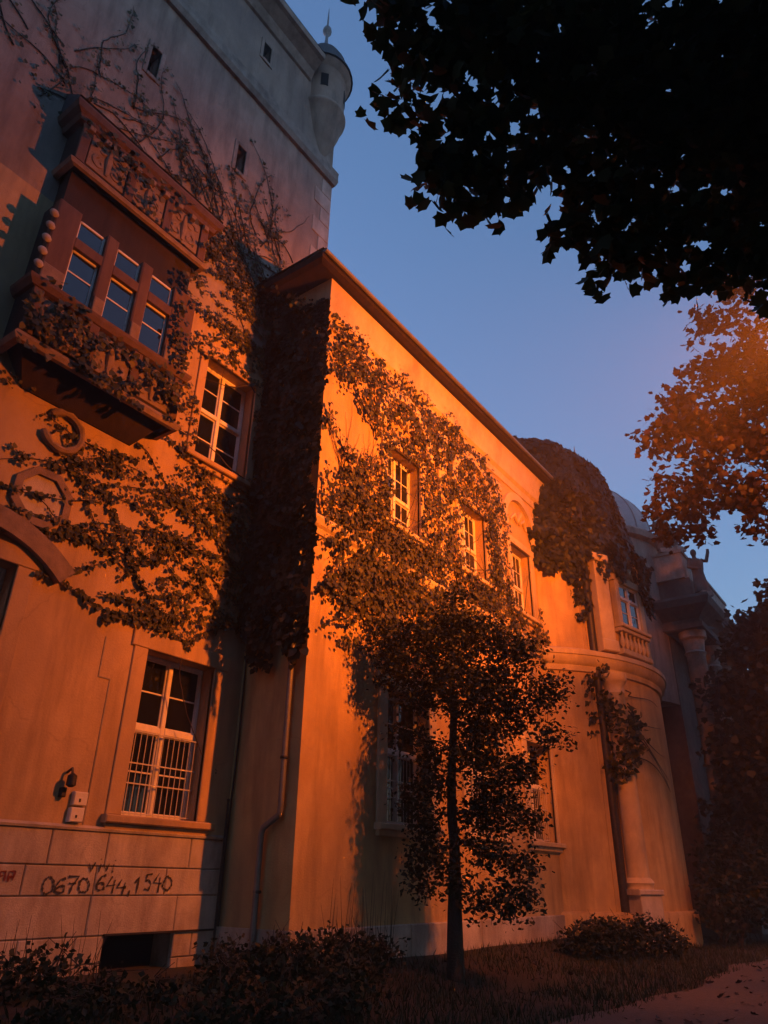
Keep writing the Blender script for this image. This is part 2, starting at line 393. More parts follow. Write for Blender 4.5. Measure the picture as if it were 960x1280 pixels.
# ================================================================== ground
def sheet(name, x0, x1, y0, y1, nx, ny, zf, material):
    m = MB()
    for j in range(ny + 1):
        for i in range(nx + 1):
            x, y = x0 + (x1 - x0) * i / nx, y0 + (y1 - y0) * j / ny; m.v.append((x, y, zf(x, y)))
    for j in range(ny):
        for i in range(nx):
            a = j * (nx + 1) + i; m.f.append((a, a + 1, a + nx + 2, a + nx + 1))
    return m.build(name, material, None, True)
def gz(x, y):
    b = max(0.0, min(1.0, (y - 7.0) / 2.2)); b = b * b * (3 - 2 * b)
    k = 1.0 if (-30 < x < 60 and -30 < y < 30) else 0.0
    return -0.03 + .31 * b * k + k * .03 * math.sin(x * 1.3 + .5) * math.sin(y * 1.1) * (1 if y > 4.9 else .3)
tag(sheet('ground', -18, 60, -14, 26, 156, 100, gz, 'soil'), kind='structure')
far = MB(); far.box(-300, 300, -300, 300, -1.2, -.30); tag(far.build('terrain', 'soil'), kind='structure')
def edge(x): return 4.5 + .18 * math.sin(x * .7) + .1 * math.sin(x * 1.9)
pm = MB()
xs = [-18 + 78 * i / 200 for i in range(201)]
for x in xs: pm.v += [(x, -2.2, .035), (x, edge(x) - .5, .035), (x, edge(x), .005)]
for i in range(200):
    for j in (0, 1): a = i * 3 + j; pm.f.append((a, a + 3, a + 4, a + 1))
tag(pm.build('garden_path', 'gravel_path', None, True), kind='structure')

# ================================================================== tower
TY = 11.0
tower = thing('castle_tower', 'tall pale plastered castle tower with carved oriel, slit windows and round corner turret', 'tower', (4, 12, 0))
TW1 = (8.0, 9.62, 2.5, 5.3); TW2 = (8.32, 9.82, 9.62, 12.25); TW0 = (3.6, 5.3, 2.7, 6.0); TWB = (8.05, 9.4, 0.2, 0.78)
SL = [(8.2, 8.5, 18.5, 19.45), (5.25, 5.52, 18.8, 19.8), (8.56, 8.86, 23.9, 24.65)]
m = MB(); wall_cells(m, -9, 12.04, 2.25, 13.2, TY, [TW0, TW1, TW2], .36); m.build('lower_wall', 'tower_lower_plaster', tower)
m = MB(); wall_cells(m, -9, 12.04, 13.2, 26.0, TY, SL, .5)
for s in SL: m.quad((s[0], TY + .5, s[2]), (s[1], TY + .5, s[2]), (s[1], TY + .5, s[3]), (s[0], TY + .5, s[3]))
m.quad((12.04, TY, 0), (12.04, 22, 0), (12.04, 22, 26), (12.04, TY, 26)); m.quad((-9, 22, 0), (-9, TY, 0), (-9, TY, 26), (-9, 22, 26)); m.quad((12.04, 22, 0), (-9, 22, 0), (-9, 22, 26), (12.04, 22, 26))
m.build('upper_wall', 'tower_plaster', tower)
for s in SL:
    o = MB(); o.bbox(s[0] - .12, s[0], TY - .03, TY + .1, s[2] - .1, s[3] + .1); o.bbox(s[1], s[1] + .12, TY - .03, TY + .1, s[2] - .1, s[3] + .1)
    o.bbox(s[0], s[1], TY - .03, TY + .1, s[3], s[3] + .12); o.bbox(s[0], s[1], TY - .05, TY + .1, s[2] - .12, s[2]); o.build('slit_window', 'old_stone', tower)
    q = MB(); q.quad((s[0], TY + .4, s[2]), (s[1], TY + .4, s[2]), (s[1], TY + .4, s[3]), (s[0], TY + .4, s[3])); q.build('slit_opening', 'void', tower)
# belt cornice, upper storey eave
m = MB(); m.sweep([(-9, TY), (12.04, TY), (12.04, 22)], [(-.02, 21.75), (.1, 21.75), (.16, 21.95), (.15, 22.15), (.16, 22.36), (.08, 22.5), (-.02, 22.55)]); m.build('belt_cornice', 'old_stone', tower)
m = MB(); m.sweep([(-9, TY), (10.62, TY)], [(-.02, 25.35), (.08, 25.4), (.2, 25.7), (.5, 25.95), (.62, 26.0), (.64, 26.22), (-.02, 26.25)]); m.build('eave', 'old_stone', tower)
m = MB(); m.add([(-9.6, 10.36, 26.26), (10.66, 10.36, 26.26), (12.0, 22.6, 26.26), (-9.6, 22.6, 26.26), (-3, 16.5, 33), (7, 16.5, 33)], [(0, 1, 5, 4), (1, 2, 5), (2, 3, 4, 5), (3, 0, 4), (0, 3, 2, 1)]); m.build('roof', 'slate', tower)
# pale corner quoins up the free edge
for k in range(9):
    z = 15.9 + .64 * k; w = .75 if k % 2 else .45
    if z + .62 > 21.7: continue
    q = MB(); q.bbox(12.05 - w, 12.065, TY - .028, TY + .3, z + .012, z + .628); q.build('quoin', 'cut_stone', tower)
# corner turret
tc = (11.48, 11.22, -.55)
tr_ = MB(); tr_.lathe([(.04, 22.9), (.28, 23.3), (.52, 23.9), (.70, 24.5), (.80, 24.95), (.86, 25.02), (.88, 25.1), (.86, 25.18), (.80, 25.24), (.80, 26.9), (.84, 26.95), (.96, 27.08), (1.0, 27.24)], tc, 28)
tur = tr_.build('corner_turret', 'tower_plaster', tower, True)
q = MB(); q.lathe([(1.06, 27.22), (1.04, 27.32), (.88, 27.7), (.78, 28.1), (.60, 28.5), (.32, 28.85), (.10, 29.0), (.05, 29.1)], tc, 28); q.build('bell_cap', 'slate', tur, True)
q = MB(); q.lathe([(.05, 29.05), (.07, 29.5), (.05, 29.95), (.05, 30.0), (.15, 30.12), (.17, 30.25), (.14, 30.38), (.04, 30.48), (.035, 31.0), (.008, 31.7)], tc, 14); q.build('finial', 'zinc', tur, True)
for a in (-2.3, -1.0):
    wx, wy = math.cos(a), math.sin(a); q = MB(Matrix.Translation((tc[0] + wx * .775, tc[1] + wy * .775, 25.6)) @ Matrix.Rotation(a + math.pi / 2, 4, 'Z'))
    q.bbox(-.13, .13, -.035, .05, -.32, .32); q.build('turret_window', 'void', tur)
# ground-floor & upper windows
def surround(x0, x1, z0, z1, y, parent, mt, w=.26, pr=.05, sill=True, xf=None, ears=.1):
    m = MB(xf); m.bbox(x0 - w, x0, y - pr, y + .05, z0, z1); m.bbox(x1, x1 + w, y - pr, y + .05, z0, z1); m.bbox(x0 - w - ears, x1 + w + ears, y - pr - .012, y + .05, z1, z1 + w)
    m.build('window_surround', mt, parent)
    if sill:
        m = MB(xf); m.bbox(x0 - w - .06, x1 + w + .06, y - pr - .12, y + .3, z0 - .13, z0 - .003, .02); m.bbox(x0 - w, x1 + w, y - pr - .03, y + .05, z0 - .24, z0 - .13); m.build('sill', mt, parent)
window(tower, *TW1[:2], *TW1[2:], TY + .30, transom=3.98, rows=(2, 2), bars=(2.54, 3.92, 13, TY + .2, 'pale_iron'))
surround(*TW1, TY, tower, 'tower_lower_plaster', .3, .035, True, ears=.06)
window(tower, *TW2[:2], *TW2[2:], TY + .30, transom=11.02, rows=(2, 2)); surround(*TW2, TY, tower, 'tower_lower_plaster', .22, .04)
window(tower, *TW0[:2], *TW0[2:], TY + .30, transom=4.6, rows=(2, 2)); surround(*TW0, TY, tower, 'tower_lower_plaster', .3, .04)
# curved hood over left window, octagonal panel, carved wreath above
def arc_band(mb, cx, cz, r0, r1, a0, a1, y0, y1, n=16):
    b = len(mb.v)
    for k in range(n + 1):
        t = a0 + (a1 - a0) * k / n; c, s = math.cos(t), math.sin(t)
        mb.v += [(cx + r0 * c, y0, cz + r0 * s), (cx + r1 * c, y0, cz + r1 * s), (cx + r1 * c, y1, cz + r1 * s), (cx + r0 * c, y1, cz + r0 * s)]
    for k in range(n):
        a = b + 4 * k
        for i in range(4): mb.f.append((a + i, a + (i + 1) % 4, a + 4 + (i + 1) % 4, a + 4 + i))
    mb.f.append((b, b + 1, b + 2, b + 3)); e = b + 4 * n; mb.f.append((e + 3, e + 2, e + 1, e))
m = MB(); arc_band(m, 4.45, 4.2, 2.28, 2.62, math.radians(48), math.radians(132), TY - .16, TY + .02, 18); m.build('window_hood', 'carved_stone', tower)
m = MB(); arc_band(m, 5.4, 7.25, .42, .56, math.radians(22.5), math.radians(382.5), TY - .07, TY + .02, 8); m.build('octagonal_moulding', 'carved_stone', tower)
m = MB(); m.add([(5.4 + .42 * math.cos(math.radians(22.5 + 45 * k)), TY - .02, 7.25 + .42 * math.sin(math.radians(22.5 + 45 * k))) for k in range(8)] , [tuple(range(8))]); m.build('octagonal_panel', 'cut_stone', tower)
m = MB()
wc = [(5.45 + .36 * math.cos(t), TY - .05, 8.6 + .36 * math.sin(t)) for t in [math.radians(200 + 300 * k / 20) for k in range(21)]]
m.tube(wc, [.05 + .035 * abs(math.sin(k * 1.1)) for k in range(21)], 8); m.build('carved_wreath', 'carved_stone', tower, True)
# incised panel outline left of the window
m = MB()
for a in ((7.33, 7.355, 2.32, 4.6), (7.1, 7.125, 4.62, 5.3)): m.box(a[0], a[1], TY - .012, TY + .01, a[2], a[3])
m.box(7.1, 7.355, TY - .012, TY + .01, 4.6, 4.622); m.build('panel_moulding', 'old_stone', tower)
# plinth of cut stone blocks with recessed joints
m = MB(); wall_cells(m, -9, 12.04, -.3, 2.25, TY + .02, [TWB], .5); m.build('plinth_core', 'old_stone', tower)
m = MB(); m.sweep([(-9, TY - .03), (10.36, TY - .03)], [(-.02, 2.225), (.05, 2.235), (.06, 2.27), (.0, 2.31), (-.04, 2.31)]); m.build('plinth_cap', 'cut_stone', tower)
courses = [(-.25, .42), (.42, .785), (.785, 1.33), (1.33, 1.74), (1.74, 2.23)]; rr = random.Random(3)
for ci, (a, b) in enumerate(courses):
    x = 2.2 + .3 * ci
    while x < 10.35:
        L = rr.uniform(.85, 1.75); e = min(x + L, 10.36)
        if 10.36 - e < .35: e = 10.36
        segs = [(x, e)]
        if b <= .79:
            segs = []
            if x < TWB[0]: segs.append((x, min(e, TWB[0])))
            if e > TWB[1]: segs.append((max(x, TWB[1]), e))
        for p, q in segs:
            if q - p < .08: continue
            k = MB(); pr = rr.uniform(.0, .014); k.bbox(p + .006, q - .006, TY - .045 - pr, TY + .03, a + .006, b - .006, .014); k.build('stone_block', 'cut_stone', tower)
        x = e
m = MB(); m.quad((TWB[0], TY + .45, TWB[2]), (TWB[1], TY + .45, TWB[2]), (TWB[1], TY + .45, TWB[3]), (TWB[0], TY + .45, TWB[3])); m.build('basement_opening', 'void', tower)
m = MB(); m.box(TWB[0] - .03, 10.33, TY - .09, TY - .03, .782, .812); m.build('basement_lintel', 'iron', tower)
# graffiti strokes
def strokes(name, lines, x, z, w, h, mt, rad=.015):
    m = MB()
    for ln in lines:
        P = [(x + a * w + rr.gauss(0, .008), TY - .066, z + b * h + rr.gauss(0, .008)) for a, b in ln]
        Q = []
        for i in range(len(P) - 1):
            for k in range(3): Q.append(tuple(P[i][j] + (P[i + 1][j] - P[i][j]) * k / 3 for j in range(3)))
        Q.append(P[-1])
        b = len(m.v)
        for i, p in enumerate(Q):
            d = Vector(Q[min(i + 1, len(Q) - 1)]) - Vector(Q[max(i - 1, 0)]); t = Vector((-d.z, 0, d.x)).normalized() * rad * max(.3, .85 + .45 * math.sin(i * 1.7 + x * 9) + rr.gauss(0, .2))
            m.v += [(p[0] + t.x, p[1], p[2] + t.z), (p[0] - t.x, p[1], p[2] - t.z)]
        for i in range(len(Q) - 1): a = b + 2 * i; m.f.append((a, a + 1, a + 3, a + 2))
    return m.build(name, mt, tower)
O = [(.5 + .5 * math.cos(t), .5 + .5 * math.sin(t)) for t in [math.pi / 2 + k * math.pi / 7 for k in range(15)]]
DG = {'0': [O], '6': [[(.9, 1.0), (.4, .85), (.08, .45), (.15, .1), (.5, 0), (.9, .15), (.9, .42), (.5, .52), (.12, .35)]], '7': [[(0, .95), (.95, 1), (.45, .4), (.25, 0)], [(.15, .5), (.75, .55)]],
      '4': [[(.45, 1), (.05, .4), (.95, .42)], [(.75, .75), (.6, -.15)]], '1': [[(.1, .6), (.6, 1), (.45, -.1)]], '5': [[(.95, 1), (.25, .95), (.15, .55), (.6, .62), (.9, .35), (.65, .02), (.1, .05)]],
      'v': [[(.05, .8), (.35, 0), (.8, .9)]], 'i': [[(.5, .75), (.45, 0)], [(.52, 1.1), (.55, 1.2)]], ',': [[(.5, .15), (.3, -.3)]]}
x = 6.83
for ch in '0670 644,1540':
    w = .2 if ch != ',' else .1
    if ch != ' ': strokes('graffiti', DG[ch], x, 1.36 + rr.uniform(-.02, .02) + (.02 * (x - 6.8)), w * .86, .21 * rr.uniform(.9, 1.15), 'graffiti_black')
    x += w if ch != ' ' else .1
for k, ch in enumerate('vivi'): strokes('graffiti', DG[ch], 7.55 + .13 * k, 1.66, .13, .15, 'graffiti_black', .012)
for k in range(4): strokes('graffiti', [[(0, 0), (.1, 1), (.9, .9)], [(.1, .5), (.8, .5)], [(.9, 1), (.85, 0)]], 5.85 + .14 * k, 1.52, .11, .13, 'graffiti_red', .013)
# small wall fittings
m = MB(); m.bbox(7.05, 7.29, TY - .09, TY, 2.58, 2.78); o = m.build('meter_box', 'enamel', tower); m = MB(); m.bbox(7.03, 7.27, TY - .1, TY, 2.34, 2.55); m.build('meter_box', 'enamel', tower)
m = MB(); m.bbox(7.14, 7.17, TY - .098, TY - .09, 2.63, 2.68, .002); m.bbox(7.12, 7.15, TY - .108, TY - .1, 2.4, 2.44, .002); m.build('lock', 'iron', tower)
m = MB(); m.tube([(6.9, TY, 3.05), (6.9, TY - .12, 3.1), (6.9, TY - .16, 3.0)], .022, 8); m.lathe([(.02, .08), (.07, .04), (.075, -.1), (.03, -.13)], (6.9, TY - .16, 2.95), 12); m.build('wall_lantern', 'iron', tower, True)
m = MB(); m.bbox(6.82, 6.9, TY - .09, TY, 2.68, 2.82, .01); m.build('bell_push', 'iron', tower)
# pole beside inner corner
pole = MB(); pole.tube([(10.24, TY - .14, .2), (10.24, TY - .14, 2.9)], .022, 8); pole.lathe([(.03, 0), (.03, .03), (.0, .05)], (10.24, TY - .14, 2.9), 8)
tag(pole.build('iron_pole', 'iron', None, True), 'thin dark iron pole standing in the inner corner beside the tower plinth', 'pole')

# ------------------------------------------------------------------ oriel (part of the tower with its own pieces)
OX0, OX1, OY = 3.9, 7.05, 10.0
OXF = Matrix.Translation((0, TY * .4, -.064)) @ Matrix.Diagonal((1.04, .6, 1.04, 1))  # a little wider and shallower
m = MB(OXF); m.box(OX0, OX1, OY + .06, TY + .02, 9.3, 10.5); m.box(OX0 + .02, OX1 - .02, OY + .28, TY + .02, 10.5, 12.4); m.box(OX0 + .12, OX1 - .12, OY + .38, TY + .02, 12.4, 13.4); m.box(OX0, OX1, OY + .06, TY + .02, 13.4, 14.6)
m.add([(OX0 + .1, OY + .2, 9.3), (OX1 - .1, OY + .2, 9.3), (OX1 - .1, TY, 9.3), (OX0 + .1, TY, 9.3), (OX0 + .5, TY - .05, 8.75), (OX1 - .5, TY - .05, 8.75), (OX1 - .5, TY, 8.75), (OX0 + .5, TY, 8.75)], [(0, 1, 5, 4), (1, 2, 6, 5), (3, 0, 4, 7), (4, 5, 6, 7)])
oriel = m.build('oriel', 'dark_timber_and_shade', tower)  # dark colour here stands in for shade in the recessed band
oriel['label'] = 'carved oriel bay with three narrow windows and relief panels'
def piece(name, mt, *a, c=.012):
    q = MB(OXF); q.bbox(*a, c); return q.build(name, mt, oriel)
m = MB(OXF); m.sweep([(OX0 - .05, TY), (OX0 - .05, OY), (OX1 + .05, OY), (OX1 + .05, TY)], [(-.05, 14.42), (.06, 14.44), (.1, 14.55), (.2, 14.62), (.24, 14.74), (.22, 14.8), (-.05, 14.86)]); m.build('cornice', 'reddish_timber', oriel)
m = MB(OXF); m.add([(OX0 - .26, OY - .22, 14.86), (OX1 + .26, OY - .22, 14.86), (OX1 + .26, TY, 15.5), (OX0 - .26, TY, 15.5), (OX0 - .26, TY, 14.84), (OX1 + .26, TY, 14.84)], [(0, 1, 2, 3), (0, 3, 4), (1, 5, 2), (0, 4, 5, 1)]); m.build('lean_to_roof', 'slate', oriel)
m = MB(OXF); m.sweep([(OX0, TY), (OX0, OY), (OX1, OY), (OX1, TY)], [(-.05, 13.3), (.05, 13.32), (.09, 13.4), (.02, 13.46), (-.05, 13.46)]); m.build('moulding', 'carved_stone', oriel)
m = MB(OXF); m.sweep([(OX0, TY), (OX0, OY), (OX1, OY), (OX1, TY)], [(-.05, 10.27), (.06, 10.3), (.13, 10.4), (.14, 10.47), (-.05, 10.5)]); m.build('sill_moulding', 'reddish_timber', oriel)
m = MB(OXF); m.sweep([(OX0, TY), (OX0, OY), (OX1, OY), (OX1, TY)], [(-.05, 9.14), (.05, 9.16), (.1, 9.25), (.06, 9.32), (-.05, 9.34)]); m.build('base_moulding', 'carved_stone', oriel)
def relief(x0, x1, z0, z1, y, seed):
    r = random.Random(seed); piece('relief_panel', 'carved_stone', x0, x1, y - .02, y + .06, z0, z1)
    m = MB(OXF); cx, cz, w, h = (x0 + x1) / 2, (z0 + z1) / 2, (x1 - x0) / 2, (z1 - z0) / 2
    for s in (-1, 1):
        for tt in (0, 1):
            P = []
            for k in range(12):
                t = k / 11; a = t * 5.5 * (1 if tt else -1) + (0 if tt else 1.2)
                P.append((cx + s * w * (.42 + .36 * math.cos(a) * (1 - t * .75)), y - .035, cz + h * ((.4 if tt else -.42) + .36 * math.sin(a) * (1 - t * .75))))
            m.tube(P, [.045 * (1 - .5 * k / 11) for k in range(12)], 6)
    P = [(cx, y - .04, cz - h * .85), (cx, y - .06, cz), (cx, y - .04, cz + h * .85)]; m.tube(P, [.03, .08, .03], 7)
    m.build('carving', 'carved_stone', oriel, True)
pan = [(4.12, 4.95), (5.07, 5.88), (6.0, 6.83)]
for k, (a, b) in enumerate(pan):
    relief(a, b, 13.55, 14.38, OY + .04, k); relief(a, b, 9.42, 10.2, OY + .04, 9 + k)
for a in (3.9, 4.97, 5.9, 6.85):
    for z0, z1 in ((13.47, 14.43), (9.35, 10.28)):
        piece('pilaster', 'reddish_timber', a, a + .18, OY - .05, OY + .08, z0, z1)
for k in range(9):
    xx = 3.98 + k * .36; piece('bracket', 'carved_stone', xx, xx + .12, OY - .16, OY + .05, 14.30, 14.42)
ow = [(4.34, 4.9), (5.14, 5.7), (5.94, 6.5)]
for a in (3.9, 4.9, 5.7, 6.5):
    b = {3.9: 4.34, 4.9: 5.14, 5.7: 5.94, 6.5: 7.05}[a]
    piece('mullion_post', 'reddish_timber', a, b, OY, OY + .3, 10.5, 12.38, c=.03); piece('post_base', 'carved_stone', a + .02, b - .02, OY - .04, OY + .05, 10.5, 10.86, c=.02)
for a, b in ow:
    piece('lintel', 'reddish_timber', a, b, OY + .01, OY + .3, 11.58, 11.8)
    for z0, z1, t in ((10.52, 11.58, 'big'), (11.8, 12.3, 'small')):
        q = MB(OXF); f = .05; y = OY + .16
        q.bbox(a, a + f, y, y + .06, z0, z1); q.bbox(b - f, b, y, y + .06, z0, z1); q.bbox(a + f, b - f, y, y + .06, z0, z0 + f); q.bbox(a + f, b - f, y - .02, y + .06, z1 - f, z1)
        if t == 'big': q.box(a + f, b - f, y + .01, y + .05, 11.08, 11.11)
        q.build('window_frame', 'white_paint', oriel)
        for c, d in (((z0 + f, 11.08), (11.11, z1 - f)) if t == 'big' else ((z0 + f, z1 - f),)):
            q = MB(OXF); tl = random.uniform(-.012, .012); q.quad((a + f, y + .03 + tl, c), (b - f, y + .03 - tl, c), (b - f, y + .03 - tl, d), (a + f, y + .03 + tl, d)); q.build('pane', 'window_glass', oriel)
for k in range(5):  # small knobs down the left corner
    q = MB(OXF); q.lathe([(.0, -.09), (.07, -.05), (.09, 0), (.06, .06), (.0, .09)], (OX0 - .04, OY + .0, 10.75 + k * .3), 10); q.build('corner_knob', 'cut_stone', oriel, True)

# ================================================================== wing
WY, WX0, WX1 = 9.27, 10.39, 23.05
wing = thing('palace_wing', 'ochre plastered two storey palace wing with tall windows under a deep dark eave', 'building', (16, 11, 0.2))
UW = [(12.95, 14.5, 9.5, 11.75), (16.68, 18.2, 9.5, 11.75), (19.95, 21.45, 9.3, 11.6)]
LW = [(13.1, 14.8, 2.65, 5.4), (16.65, 18.35, 2.65, 5.4), (20.1, 21.8, 2.65, 5.3)]
m = MB(); wall_cells(m, WX0, WX1 + .3, -.3, 14.3, WY, UW + LW, .38)
m.quad((WX0, TY + .3, -.3), (WX0, WY, -.3), (WX0, WY, 14.3), (WX0, TY + .3, 14.3)); m.build('wall', 'wing_plaster', wing)
for o in UW: window(wing, *o, WY + .30, transom=10.55 if o[0] < 19 else 10.35, rows=(2, 2), cols=2)
for o in LW: window(wing, *o, WY + .31, transom=4.15, rows=(2, 2), bars=(2.7, 4.1, 13, WY + .2, 'pale_iron'))
for o in UW: surround(*o, WY, wing, 'wing_trim', .24, .07)
for o in LW: surround(*o, WY, wing, 'wing_trim', .32, .06)
for o in UW:
    cx = (o[0] + o[1]) / 2; m = MB(); arc_band(m, cx, 12.35, 1.0, 1.28, 0, math.pi, WY - .13, WY + .02, 20); m.bbox(cx - 1.34, cx - .94, WY - .15, WY + .02, 12.1, 12.345); m.bbox(cx + .94, cx + 1.34, WY - .15, WY + .02, 12.1, 12.345); m.build('arched_hood', 'wing_trim', wing)
    m = MB(); m.tube([(cx - .6, WY - .04, 12.5), (cx - .35, WY - .08, 12.75), (cx - .1, WY - .06, 12.55), (cx, WY - .1, 12.85), (cx + .1, WY - .06, 12.55), (cx + .35, WY - .08, 12.75), (cx + .6, WY - .04, 12.5)], [.04, .07, .05, .12, .05, .07, .04], 8); m.build('stucco_ornament', 'wing_trim', wing, True)
for xx in (15.45, 18.95, 22.3):
    m = MB(); m.bbox(xx, xx + .42, WY - .09, WY + .02, 8.62, 13.2, .02); m.bbox(xx - .05, xx + .47, WY - .13, WY + .02, 13.2, 13.45, .02); m.bbox(xx - .04, xx + .46, WY - .12, WY + .02, 8.56, 8.8, .02); m.build('pilaster', 'wing_trim', wing)
path = [(WX0, TY + .1), (WX0, WY), (WX1, WY)]
m = MB(); m.sweep(path, [(-.02, 8.12), (.04, 8.14), (.06, 8.26), (.12, 8.32), (.17, 8.45), (.15, 8.52), (-.02, 8.58)]); m.build('string_course', 'wing_trim', wing)
m = MB(); m.sweep(path, [(-.02, 13.75), (.05, 13.77), (.07, 14.0), (.16, 14.1), (.18, 14.3), (.22, 14.5), (.26, 14.75), (.30, 14.96), (-.02, 14.99)]); m.build('cornice', 'wing_trim', wing)
m = MB()
m.sweep([(WX0 - .42, TY + .02), (WX0 - .42, WY), (WX1 + .6, WY)], [(-.42, 15.0), (.36, 15.02), (.50, 15.06), (.54, 15.2), (.46, 15.24), (-.42, 15.26)]); m.build('eave', 'dark_timber_and_shade', wing)
m = MB(); e = .56
m.add([(WX0 - .42 - e, WY - e, 15.27), (WX1 + .6, WY - e, 15.27), (WX1 + .6, WY + 5, 18.6), (WX0 + 4.2, WY + 5, 18.6), (WX0 - .42 - e, TY - .01, 15.27), (WX0 + .9, TY - .01, 16.8), (WX0 + 4.2, TY + 4, 18.6)],
      [(0, 1, 2, 3), (0, 3, 5), (0, 5, 4)]); m.build('roof', 'slate', wing)
m = MB(); m.tube([(WX0 - .95, WY - .6, 15.18), (WX1 + .6, WY - .6, 15.18)], .06, 8); m.build('gutter', 'zinc', wing)
rr = random.Random(5); x = WX0 - .05
while x < WX1:
    e = min(x + rr.uniform(1.1, 2.1), WX1 + .05); k = MB(); k.bbox(x + .005, e - .005, WY - .07 - rr.uniform(0, .01), WY + .02, -.2, .85 - .01, .02); k.build('stone_block', 'cut_stone', wing); x = e
for y0, y1 in ((WY - .06, 10.1), (10.1, TY - .06)):
    k = MB(); k.box(WX0 - .065, WX0 + .02, y0 + .005, y1 - .005, -.2, .84); k.build('stone_block', 'cut_stone', wing)
# downpipe with offset on the side wall
m = MB(); px = WX0 - .11
m.tube([(px, 9.58, 14.75), (px, 9.56, 14.3), (px, 9.56, 2.75), (px, 9.58, 2.62), (px - .02, 9.92, 2.42), (px - .02, 9.96, 2.3), (px - .02, 9.96, .25)], .055, 10)
dp = m.build('downpipe', 'zinc', wing, True)
for z in (12.5, 9.5, 6.5, 3.6, 1.4):
    q = MB(); yy = 9.56 if z > 2.5 else 9.96; q.lathe([(.07, -.025), (.075, 0), (.07, .025)], (px, yy, z), 10); q.build('pipe_clamp', 'iron', dp)

# ================================================================== rotunda
RC, RR = (26.4, 13.0), 5.86
rot = thing('rotunda', 'round ochre rotunda with an engaged column, balustraded window and ivy covered domed roof', 'building', (26.4, 13, 0))
A0, A1 = math.radians(205), math.radians(345)
m = MB(); m.lathe([(RR + .16, -.3), (RR + .16, .86), (RR + .13, .9), (RR, .92), (RR, 8.0)], (*RC, 0), 60, A0, A1); m.build('lower_wall', 'wing_plaster', rot, True)
m = MB(); m.lathe([(RR, 8.0), (RR - .05, 8.6), (RR - .1, 12.7)], (*RC, 0), 60, A0, A1); m.build('upper_wall', 'wing_plaster', rot, True)
m = MB(); m.lathe([(RR - .06, 7.75), (RR + .08, 7.8), (RR + .1, 7.98), (RR + .22, 8.08), (RR + .26, 8.28), (RR + .30, 8.3), (RR + .3, 8.45), (RR - .06, 8.6)], (*RC, 0), 60, A0, A1); m.build('string_course', 'wing_trim', rot, True)
m = MB(); m.lathe([(RR - .2, 12.1), (RR - .04, 12.14), (RR - .02, 12.4), (RR + .06, 12.55), (RR + .1, 12.7), (RR + .1, 12.8), (RR - .3, 12.9)], (*RC, 0), 60, A0, A1); m.build('cornice', 'old_stone', rot, True)
m = MB(); m.lathe([(5.7, 12.8), (5.5, 13.2), (5.32, 14.2), (5.14, 15.3), (4.95, 16.2), (4.72, 16.95), (4.3, 17.6), (3.85, 17.92), (3.5, 18.0), (.3, 18.2), (0.02, 18.2)], (*RC, 0), 60); m.build('roof', 'slate', rot, True)
# corner pier against the wing
m = MB(); m.box(WX1, WX1 + 1.2, 8.16, WY + .3, -.3, 13.9); m.build('corner_pier', 'wing_plaster', rot)
m = MB(); m.sweep([(WX1, WY - .13), (WX1, 8.16), (WX1 + .8, 8.16)], [(-.02, 8.0), (.06, 8.02), (.08, 8.2), (.16, 8.28), (.2, 8.45), (-.02, 8.58)]); m.build('pier_band', 'wing_trim', rot)
m = MB(); m.bbox(WX1 - .08, WX1 + .6, 8.06, WY - .08, -.25, .86); m.build('pier_plinth', 'cut_stone', rot)
# engaged columns on pedestals
def polar(a, r): return (RC[0] + r * math.cos(math.radians(a)), RC[1] + r * math.sin(math.radians(a)))
for a in (243.2,):
    cx, cy = polar(a, RR + .14)
    q = MB(); q.lathe([(.40, 1.5), (.40, 1.6), (.44, 1.66), (.40, 1.74), (.34, 1.8), (.33, 2.0), (.30, 7.1), (.33, 7.15), (.31, 7.2), (.31, 7.35), (.40, 7.5), (.44, 7.55), (.44, 7.76)], (cx, cy, 0), 24); c_ = q.build('column', 'wing_trim', rot, True)
    q = MB(Matrix.Translation((cx, cy, 0)) @ Matrix.Rotation(math.radians(a + 90), 4, 'Z')); q.bbox(-.5, .5, -.5, .4, -.3, .45, .03); q.bbox(-.42, .42, -.42, .4, .45, 1.35, .02); q.bbox(-.48, .48, -.48, .4, 1.35, 1.5, .03); q.build('pedestal', 'cut_stone', c_)
    q = MB(Matrix.Translation((cx, cy, 0)) @ Matrix.Rotation(math.radians(a + 90), 4, 'Z')); q.bbox(-.3, .3, -.12, .4, 8.6, 11.8, .03); q.bbox(-.36, .36, -.18, .4, 11.8, 12.1, .03); q.bbox(-.36, .36, -.18, .4, 8.55, 8.95, .03); q.build('pilaster', 'wing_trim', rot)
